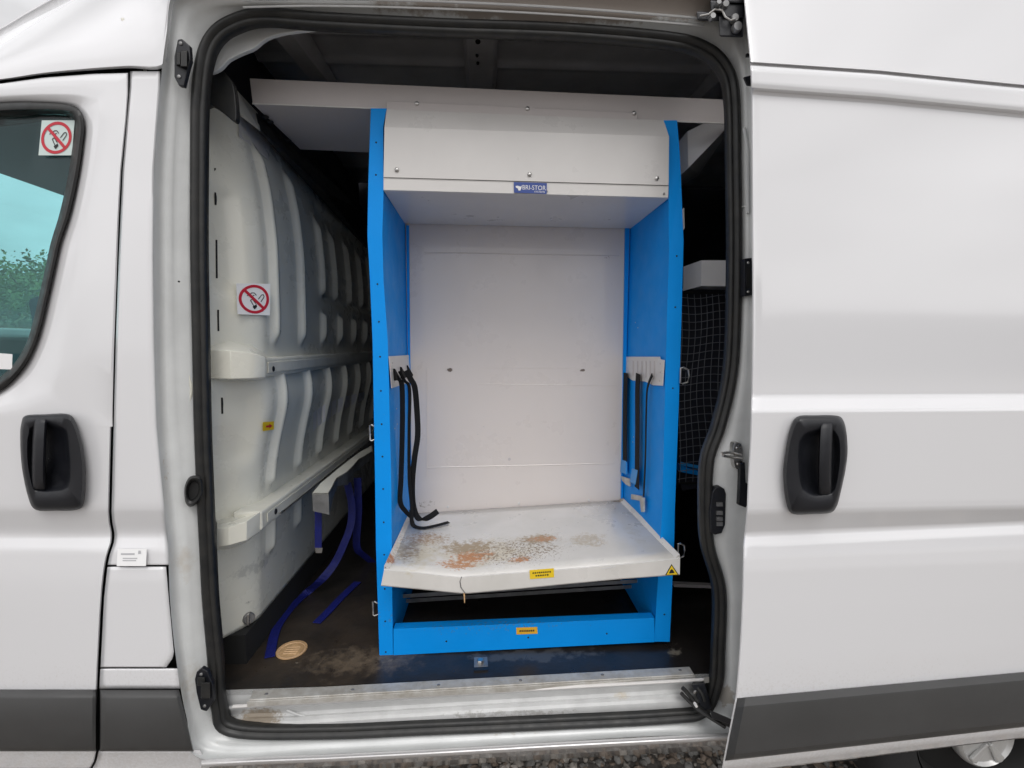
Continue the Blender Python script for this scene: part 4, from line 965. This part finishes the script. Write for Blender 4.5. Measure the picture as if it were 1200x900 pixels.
for x, y in ((775.5,426),(775.5,436),(775,446),(736.5,424),(736,431)):
    screw(panel_pt(x, y, 1), sr_, .003, M['beam'], ax=(-1,0,0), h=.002)
for x, y in ((458,425),(458,435),(460,448)): screw(panel_pt(x, y, -1), sl_, .003, M['beam'], ax=(1,0,0), h=.002)
for x, y in ((463,479),(464,497),(461,502),(746,378),(749,384),(744,512),(743,518)):
    sgn = -1 if x < 600 else 1; screw(panel_pt(x, y, sgn), rack, .002, M['hood'], name='rivet', ax=(-sgn,0,0), h=.001)
# lashing rings on the outer faces
def dring(x, y, X, w_=.014, h_=.024, m='steel'):
    c = PX(x, y, X); o = MB().tube([c+Vector((a*w_, 0, b_*h_)) for a, b_ in ((-1,-.9),(-1,.9),(-.5,1),(.6,.7),(.8,0),(.6,-.8),(-.5,-1))], .0028, 8, closed=True).out('lashing_ring', M[m], rack, smooth=True)
dring(437.5, 507, XL-.010, .010); dring(441, 713, XL-.008, .010, .022); dring(803, 440, XR+.014); dring(799, 645, XR+.012, .011, .022)
MB().hexa([P(797,247,.25), P(802,243,.25), P(802.5,268,.25), P(799,271,.25)], [P(797,247,.27), P(802,243,.27), P(802.5,268,.27), P(799,271,.27)]).out('lashing_ring', M['hood'], rack, bevel=.003)

# ================================================================== STRAPS ON THE PLATES
def st(lst, sgn, lift=.008):
    r_ = []
    for q in lst:
        p = panel_pt(q[0], q[1], sgn); r_.append(p-Vector((sgn*(lift+(q[2] if len(q) > 2 else 0)), 0, 0)))
    return r_
def strap_thing(label, loc): 
    return thing('hanging_strap', loc, label, 'strap', 'black straps hanging inside the blue rack')
p0 = panel_pt(468, 440, -1)
s1 = strap_thing('black webbing strap hanging straight beside the left upright, ending short of the tray', p0)
ribbon([P(460,436,.300), P(466,444,.315), P(471,452,.33), P(471.5,500,.34), P(470,560,.34), P(469,588,.33), P(476,600,.33), P(483,607,.34)], .016, (1,-.2,0), .002, 'webbing', M['webbing'], s1)
s2 = strap_thing('longest black webbing strap from the left plate, its curled end turned up on the tray', p0+Vector((.01,0,0)))
TYf = lambda x, y: None
def on_tray(px, py, lift=.004):
    lift += .010
    # the tray plane
    a, b_, c = g[0][0], g[0][-1], g[-1][4]; nn = (b_-a).cross(c-a).normalized(); d = ray(px, py); t = (a-CAM).dot(nn)/d.dot(nn); q = CAM+d*t
    return q+Vector((0,0,lift))
ribbon([P(476,434,.36), P(481,444,.36), P(486,454,.36), P(488.5,480,.37), P(489.5,510,.37), P(486,535,.37), P(483.5,560,.37), P(483.5,585,.37), P(487,602,.36), P(493,609,.34), P(503,606,.33), P(513,599,.33)], .018, (1,-.15,.1), .002, 'webbing', M['webbing'], s2)
s3 = strap_thing('black webbing strap from the left plate with its loose tail lying flat on the tray', p0+Vector((-.01,0,0)))
ribbon([P(468,435,.33), P(474,446,.34), P(480,456,.345), P(479.5,500,.35), P(479.5,560,.35), P(482,590,.34), P(482.5,610,.33)], .010, (1,-.2,0), .002, 'webbing', M['webbing'], s3)
ribbon([on_tray(482,612,.03), on_tray(484,620,.006), on_tray(494,623,.003), on_tray(510,620.5,.003), on_tray(526,616.5,.004)], .020, (.1,1,0), .002, 'strap_tail', M['webbing'], s3)
for x in (459, 467, 474.5):
    yy = 436-(x-459)*.25
    MB().prism(pts_on([(x,yy-4),(x+7,yy+8),(x+1,yy+10)], -1), (.006,0,0)).out('strap_fold', M['webbing'], s1 if x < 465 else (s3 if x < 470 else s2))
def rstrap(label, topx, poly, capq, hook):
    t_ = strap_thing(label, panel_pt(topx, 440, 1))
    for w_, pts_, nm, mm in poly:
        ribbon(st(pts_, 1), w_, (0,1,0), .002, nm, mm, t_)
    if capq: MB().prism([p-Vector((.010,0,0)) for p in pts_on(capq, 1)], (.006,0,0)).out('blue_cap', M['blue_cap'], t_, bevel=.001)
    for hq in hook: MB().prism([p-Vector((.010,0,0)) for p in pts_on(hq, 1)], (.006,0,0)).out('metal_hook', M['alu'], t_, bevel=.001)
    return t_
rstrap('black strap with pale blue cap nearest the back panel on the right side', 737, [(.048, [(737,437),(736.5,460),(736,500),(736,540)], 'webbing', M['webbing'])], [(732,539),(738,540),(738,556),(731,553)], [[(732,558),(742,561),(742,570),(738,568),(733,563)]])
rstrap('middle strap on the right plate, wide black webbing ending in a pale blue cap', 751, [(.044, [(752,438),(751,460),(751,500),(750.5,572)], 'webbing', M['webbing'])], [(745,549),(752,551),(749,568),(742.5,565)], [[(744,579),(756,581),(756,587),(744,585)]])
rstrap('thin black cord with a metal hook hanging nearest the right upright', 767, [(.012, [(769,439),(765,448),(762.5,460),(761.5,490),(760.5,540),(758.5,582)], 'cord', M['webbing'])], None, [[(754,583),(759,583),(759,600),(756,600)]])
MB().prism([p-Vector((.008,0,0)) for p in pts_on([(733,445),(740.5,435),(740.5,446)], 1)], (.003,0,0))

# ================================================================== OVERHEAD SHELF, SHELVES ON THE RIGHT, NET
bY = .245
ov = thing('overhead_shelf', (P(560,120,bY).x, bY+.17, P(560,120,bY).z), 'long pale grey sheet-metal shelf running across under the roof above the rack', 'shelf')
tl, tr, br_, bl_ = P(292.5,91.7,bY), P(870,117.5,bY), P(870,146,bY), P(296,121.7,bY)
MB().hexa([tl, tr, br_, bl_], [q+Vector((0,.002,0)) for q in (tl, tr, br_, bl_)]).out('front_lip', M['beam'], ov, bevel=.0015)
bm_ = P(792,141.5,bY)
u = [bl_+Vector((0,.0025,.001)), bm_+Vector((0,.0025,.001)), bm_+Vector((0,.335,.001)), P(352,175,bY+.335)]
MB().hexa(u, [q+Vector((0,0,.003)) for q in u]).out('shelf_base', M['beam'], ov)
MB().tube([bl_+Vector((0,-.001,.0005)), P(440,127,bY-.001), P(650,136,bY-.001), br_+Vector((0,-.001,0))], .0022, 6).out('folded_edge', M['hood'], ov, smooth=True)
for x, y in ((311.5,136.5),(317,142.5),(338,164)):
    p = PZ(x, y, bl_.z-.001); MB().disc(p, (0,0,-1), .009, .003, 10).out('hole', M['void'], ov)
sh = thing('side_shelf', (.85, .56, CZ+.75), 'upper pale grey angled shelf lip behind the right upright, near the roof', 'shelf', 'shelf lips beyond the right upright')
q4 = [P(805.5,154,.70), P(872,119,.28), P(872,126,.28), P(806.7,197,.70)]
fq = [P(805.5,154,.34), P(866,124,.285), P(866,135,.285), P(806.7,197,.34)]
MB().prism(fq, (0,.002,0)).out('shelf_lip', M['grey_in'], sh, bevel=.0006)
cq = [P(805.5,154,.34), P(806.7,197,.34), P(797,205,.37), P(795.5,166,.37)]
MB().prism(cq, (0,.002,0)).out('corner_return', M['grey_in'], sh)
bq_ = [P(806.7,197,.343), P(866,135,.288), P(866,135,.288)+Vector((.1,.5,0)), P(806.7,197,.343)+Vector((0,.5,0))]
MB().hexa(bq_, [q+Vector((0,0,.003)) for q in bq_]).out('shelf_base', M['grey_in'], sh)
sh2 = thing('side_shelf', (.85, .70, CZ+.25), 'lower pale grey boxed shelf end with chamfered corner, above the cargo net', 'shelf', 'shelf lips beyond the right upright')
d2 = .34
a = [P(822,305,d2), P(880,305,d2), P(880,336,d2), P(822,335,d2)]
MB().prism(a, (0,.002,0)).out('shelf_lip', M['grey_in'], sh2, bevel=.0006)
a2 = [P(801,312.5,d2+.06), P(822,305,d2), P(822,335,d2), P(800.5,341,d2+.06)]
MB().prism(a2, (0,.002,0)).out('corner_return', M['grey_in'], sh2)
bb_ = [P(822,335,d2), P(880,336,d2), P(880,336,d2)+Vector((0,.4,0)), P(822,335,d2)+Vector((-.06,.4,0))]
MB().hexa([q+Vector((0,.003,.001)) for q in bb_], [q+Vector((0,.003,.004)) for q in bb_]).out('shelf_base', M['grey_in'], sh2)
net = thing('cargo_net', (.85, .62, CZ-.1), 'dark square-mesh cargo net hung below the lower shelf at the right', 'net')
b = MB(); b2 = MB()
def np_(u, v_):
    x = lerp(794, 872, u); y = lerp(343, 566, v_); return P(x+2*math.sin(v_*9)+1.5*math.sin(u*7+v_*4), y+2.2*math.sin(u*6+v_*3), .375+.012*math.sin(u*9+v_*5)-.03*math.sin(v_*3.1))
for i in range(10): b.tube([np_((i+.3)/10, k/24) for k in range(25)], .0011, 4)
for j in range(24): b.tube([np_(k/12, (j+.5)/24) for k in range(13)], .0011, 4)
b.out('net_cords', M['net_cord'], net, kind='stuff')
MB().tube([np_(0,0), np_(.5,0), np_(1,0)], .004, 6).out('hem_cord', M['webbing'], net)
MB().tube([np_(0,1), np_(.5,1), np_(1,1)], .004, 6).out('hem_cord', M['webbing'], net)
nb = MB().prism([P(796,340,.44), P(880,338,.44), P(880,560,.44), P(800,575,.44), P(796,565,.44)], (0,.01,0)); nb.out('lining_cloth', M['net_back'], net)
cb = thing('storage_box', (.62, .62, FZ+.25), 'blue box edge low behind the right upright, under the cargo net', 'box')
q_ = [P(797,545,.40), P(820,553,.40), P(850,556,.40), P(850,563,.40), P(797,553,.40)]
MB().prism(q_, (0,.2,0)).out('box_wall', M['blue'], cb)
MB().hexa([P(797,541,.395), P(850,552,.395), P(850,556,.395), P(797,545,.395)], [P(797,541,.60), P(850,552,.60), P(850,556,.60), P(797,545,.60)]).out('box_rim', M['blue_cap'], cb)
q_ = [P(790,684,.5), P(850,687,.5), P(850,690,.5), P(790,688,.5)]
MB().prism(q_, (0,.02,0)).out('shelf_rail', M['beam'], van)

# ================================================================== THINGS LEFT OF THE RACK
sb = thing('folding_bracket', (-.55, .60, CZ-.48), 'grey wavy-edged metal bracket shelf fixed under the lower bulkhead rail', 'bracket')
zb_ = CZ-.470
tpx = [(366,578),(385,578),(390,570),(395,560),(407,553),(415,545),(421,538),(436,529),(436,522),(421,530),(400,546),(376,566)]
poly = [PZ(x, y, zb_) for x, y in tpx]
MB().prism(poly, (0,0,-.004)).out('top_plate', M['rail'], sb)
ev = [PZ(x, y, zb_) for x, y in tpx[:8]]
fl_ = []
for i, p in enumerate(ev): fl_.append((p, p-Vector((0,0,(.058,.070,.040,.030,.050,.030,.045,.03)[i]))))
MB().grid([[a for a, _ in fl_], [b_ for _, b_ in fl_]]).out('front_flange', M['dull_steel'], sb, solid=.003)
def bluestrap(pts, lab, w_=.034, side=(1,0,0)):
    t_ = thing('blue_strap', pts[-1], lab, 'strap', 'blue ratchet straps left of the rack'); ribbon(pts, w_, side, .0025, 'webbing', M['blue_web'], t_); return t_
t_ = bluestrap([P(372,582,.40), P(373,600,.40), P(373,625,.40), P(373,643,.40)], 'short blue strap hanging from the grey bracket with a metal end', .022)
MB().hexa([P(369,642,.395), P(378,642,.395), P(377,648,.395), P(370,648,.395)], [P(369,642,.405), P(378,642,.405), P(377,648,.405), P(370,648,.405)]).out('metal_end', M['steel'], t_)
def FF(x, y, l=.004): return PZ(x, y, FZ+l)
bluestrap([P(407,566,.75), P(412,590,.74), P(411,615,.72), P(402,640,.66), P(391,662,.60), FF(376,680,.06), FF(360,694,.01), FF(345,708), FF(331,725), FF(322,742), FF(316,770)], 'long blue strap falling from the bracket and trailing forward across the dark floor', .028, (1,.2,0))
bluestrap([FF(419,682), FF(400,700), FF(385,716), FF(371,730)], 'short length of blue strap lying loose on the floor left of the rack', .028, (1,.4,0))
bluestrap([P(419,560,.80), P(420,600,.80), P(418,640,.80), P(428,652,.82), P(440,662,.85)], 'blue strap hanging deepest in shadow just left of the blue upright', .03)
# plywood disc
pd = MB().disc(PZ(342, 762, FZ+.001), (0,0,1), .044, .004, 36, .97).out('plywood_disc', M['wood'], None, smooth=True, sharp=30)
pd['label'] = 'round tan plywood plug lying in the black load floor'; pd['category'] = 'plywood disc'; WL[pd] = pd.location.copy()
MB().tube([PZ(342,762,FZ+.0052)+Vector((.037*math.cos(a), .037*math.sin(a), 0)) for a in [2*math.pi*k/30 for k in range(30)]], .0012, 5, closed=True).out('edge_ring', M['cork'], pd)
for k in range(4):
    MB().tube([PZ(342,762,FZ+.005)+Vector((x, -.015+.010*k, 0)) for x in (-.02, .02)], .001, 5).out('groove', M['cork'], pd)
# floor anchor
fa = thing('floor_anchor', PZ(563, 778, FZ), 'small square metal anchor plate bolted to the floor before the rack', 'anchor')
c4 = [PZ(555.5,770,FZ+.004), PZ(571,769.5,FZ+.004), PZ(572,781,FZ+.004), PZ(555.5,782,FZ+.004)]
MB().hexa(c4, [q-Vector((0,0,.004)) for q in c4]).out('plate', M['dull_steel'], fa, bevel=.001)
MB().disc(PZ(563,776,FZ+.004), (0,0,1), .010, .008, 6).out('bolt', M['steel'], fa)
MB().hexa([q-Vector((0,.014,0)) for q in (c4[3], c4[2])]+[c4[2], c4[3]], [q-Vector((0,.014,.010)) for q in (c4[3], c4[2])]+[c4[2]-Vector((0,0,.01)), c4[3]-Vector((0,0,.01))]).out('plate_tab', M['plastic'], fa)
# ================================================================== OUTSIDE
gr = link('ground', [(-150,-150,0),(150,-150,0),(150,150,0),(-150,150,0)], [(0,1,2,3)], M['gravel']); gr['kind'] = 'structure'
vs = []; fs = []; mi = []
ico = [Vector(v).normalized() for v in ((0,0,1),(.9,0,.4),(.28,.85,.4),(-.72,.53,.4),(-.72,-.53,.4),(.28,-.85,.4),(.72,.53,-.4),(-.28,.85,-.4),(-.9,0,-.4),(-.28,-.85,-.4),(.72,-.53,-.4),(0,0,-1))]
icf = [(0,1,2),(0,2,3),(0,3,4),(0,4,5),(0,5,1),(1,6,2),(2,7,3),(3,8,4),(4,9,5),(5,10,1),(6,7,2),(7,8,3),(8,9,4),(9,10,5),(10,6,1),(11,7,6),(11,8,7),(11,9,8),(11,10,9),(11,6,10)]
for k in range(34000):
    x = random.uniform(-2.3, 2.4); y = -1.0+random.random()*2.5
    s_ = random.choice((.006,.009,.012,.016)); sc = Vector((s_*random.uniform(.8,1.4), s_*random.uniform(.8,1.4), s_*random.uniform(.5,.9)))
    rot = Matrix.Rotation(random.uniform(0,6.28), 3, 'Z') @ Matrix.Rotation(random.uniform(-.5,.5), 3, 'X'); n0 = len(vs)
    for q in ico:
        j = random.uniform(.8, 1.15); vs.append(rot @ Vector((q.x*sc.x*j, q.y*sc.y*j, q.z*sc.z*j))+Vector((x, y, sc.z*.5)))
    fs += [tuple(n0+i for i in t) for t in icf]; mi += [random.choice((0,0,1,1,2))]*20
gv = link('gravel', vs, fs, stone_m, mats=mi); gv['kind'] = 'stuff'; gv['label'] = 'grey and brown gravel stones lying under the sill of the white van'; gv['category'] = 'gravel'
# tree line seen through the cab windows
def tree(x, y, h, r_, lab, grp, mm, n=900, trunk=True, low=.25):
    t_ = thing('tree', (x, y, 0), lab, 'tree', grp)
    if trunk:
        b = MB(); b.tube([(x,y,0),(x+.1,y,h*.3),(x-.05,y+.1,h*.6),(x,y,h*.85)], [.16,.13,.09,.03], 8)
        for k in range(7):
            a = k*1.9; z0 = h*(.3+.07*k); b.tube([(x,y,z0),(x+r_*.4*math.cos(a),y+r_*.4*math.sin(a),z0+h*.1),(x+r_*.75*math.cos(a),y+r_*.75*math.sin(a),z0+h*.18)], [.06,.035,.012], 5)
        b.out('trunk', M['bark'], t_, smooth=True)
    cl = [(random.uniform(-.75,.75)*r_, random.uniform(-.75,.75)*r_, h*random.uniform(low, .93), r_*random.uniform(.22,.42)) for _ in range(26)]
    vs = []; fs = []
    for k in range(n*3):
        c = random.choice(cl); d = Vector((random.gauss(0,1), random.gauss(0,1), random.gauss(0,.8))).normalized()*c[3]*random.random()**.4
        f_ = 1-.55*max(0, (c[2]/h-.5)); p = Vector((x+c[0]*f_, y+c[1]*f_, c[2]))+d
        s_ = random.uniform(.04,.10); u = Vector((random.uniform(-1,1), random.uniform(-1,1), random.uniform(-1,1))).normalized(); v_ = u.orthogonal().normalized()
        n0 = len(vs); vs += [p-u*s_, p+v_*s_*.55, p+u*s_, p-v_*s_*.55]; fs.append((n0,n0+1,n0+2,n0+3))
    link('crown', vs, fs, mm, t_)
    return t_
for i, (px, D, h, r_) in enumerate([(-40,15,4.6,2.6),(8,17,4.7,2.8),(48,16,4.0,2.4),(90,18,4.6,2.8)]):
    p = P(px, 404, D)
    tree(p.x, p.y, h, r_, ['airy green tree far left beyond the cab window','tall green tree seen through the cab window glass','lower bushy green tree at the cab window edge','green tree hidden behind the cab door pillar'][i], 'trees seen through the cab glass', M['leaf'], 1700, True, .42)
hc = P(20, 404, 13)
vs = []; fs = []
for k in range(9000):
    p = Vector((hc.x+random.uniform(-7,7), hc.y+random.uniform(-.6,.6), random.random()**.8*2.3+.1*math.sin(k))); s_ = random.uniform(.05,.11)
    u = Vector((random.uniform(-1,1), random.uniform(-1,1), random.uniform(-1,1))).normalized(); v_ = u.orthogonal().normalized(); n0 = len(vs)
    vs += [p-u*s_, p+v_*s_*.6, p+u*s_, p-v_*s_*.6]; fs.append((n0,n0+1,n0+2,n0+3))
hg = link('hedge', vs, fs, M['hedge']); hg['label'] = 'dense dark hedge under the trees seen through the cab window'; hg['category'] = 'hedge'
# yard building behind the viewer, mirrored faintly in the sliding door's paint
bl = thing('warehouse', (14, -22, 0), 'long grey industrial building mirrored softly in the white sliding door', 'building')
MB().box((10.5,-26,0), (15.4,-21,4.6)).out('tall_block', M['concrete'], bl, bevel=.03)
MB().box((15.4,-27,0), (40,-21.5,2.4)).out('low_block', M['concrete'], bl, bevel=.03)
MB().box((19.5,-28,2.4), (40,-22.2,3.4)).out('upper_block', M['clad_dark'], bl, bevel=.03)
for k in range(5): MB().box((17+4*k,-21.5,.9), (18.6+4*k,-21.46,1.9)).out('window', M['clad_dark'], bl)
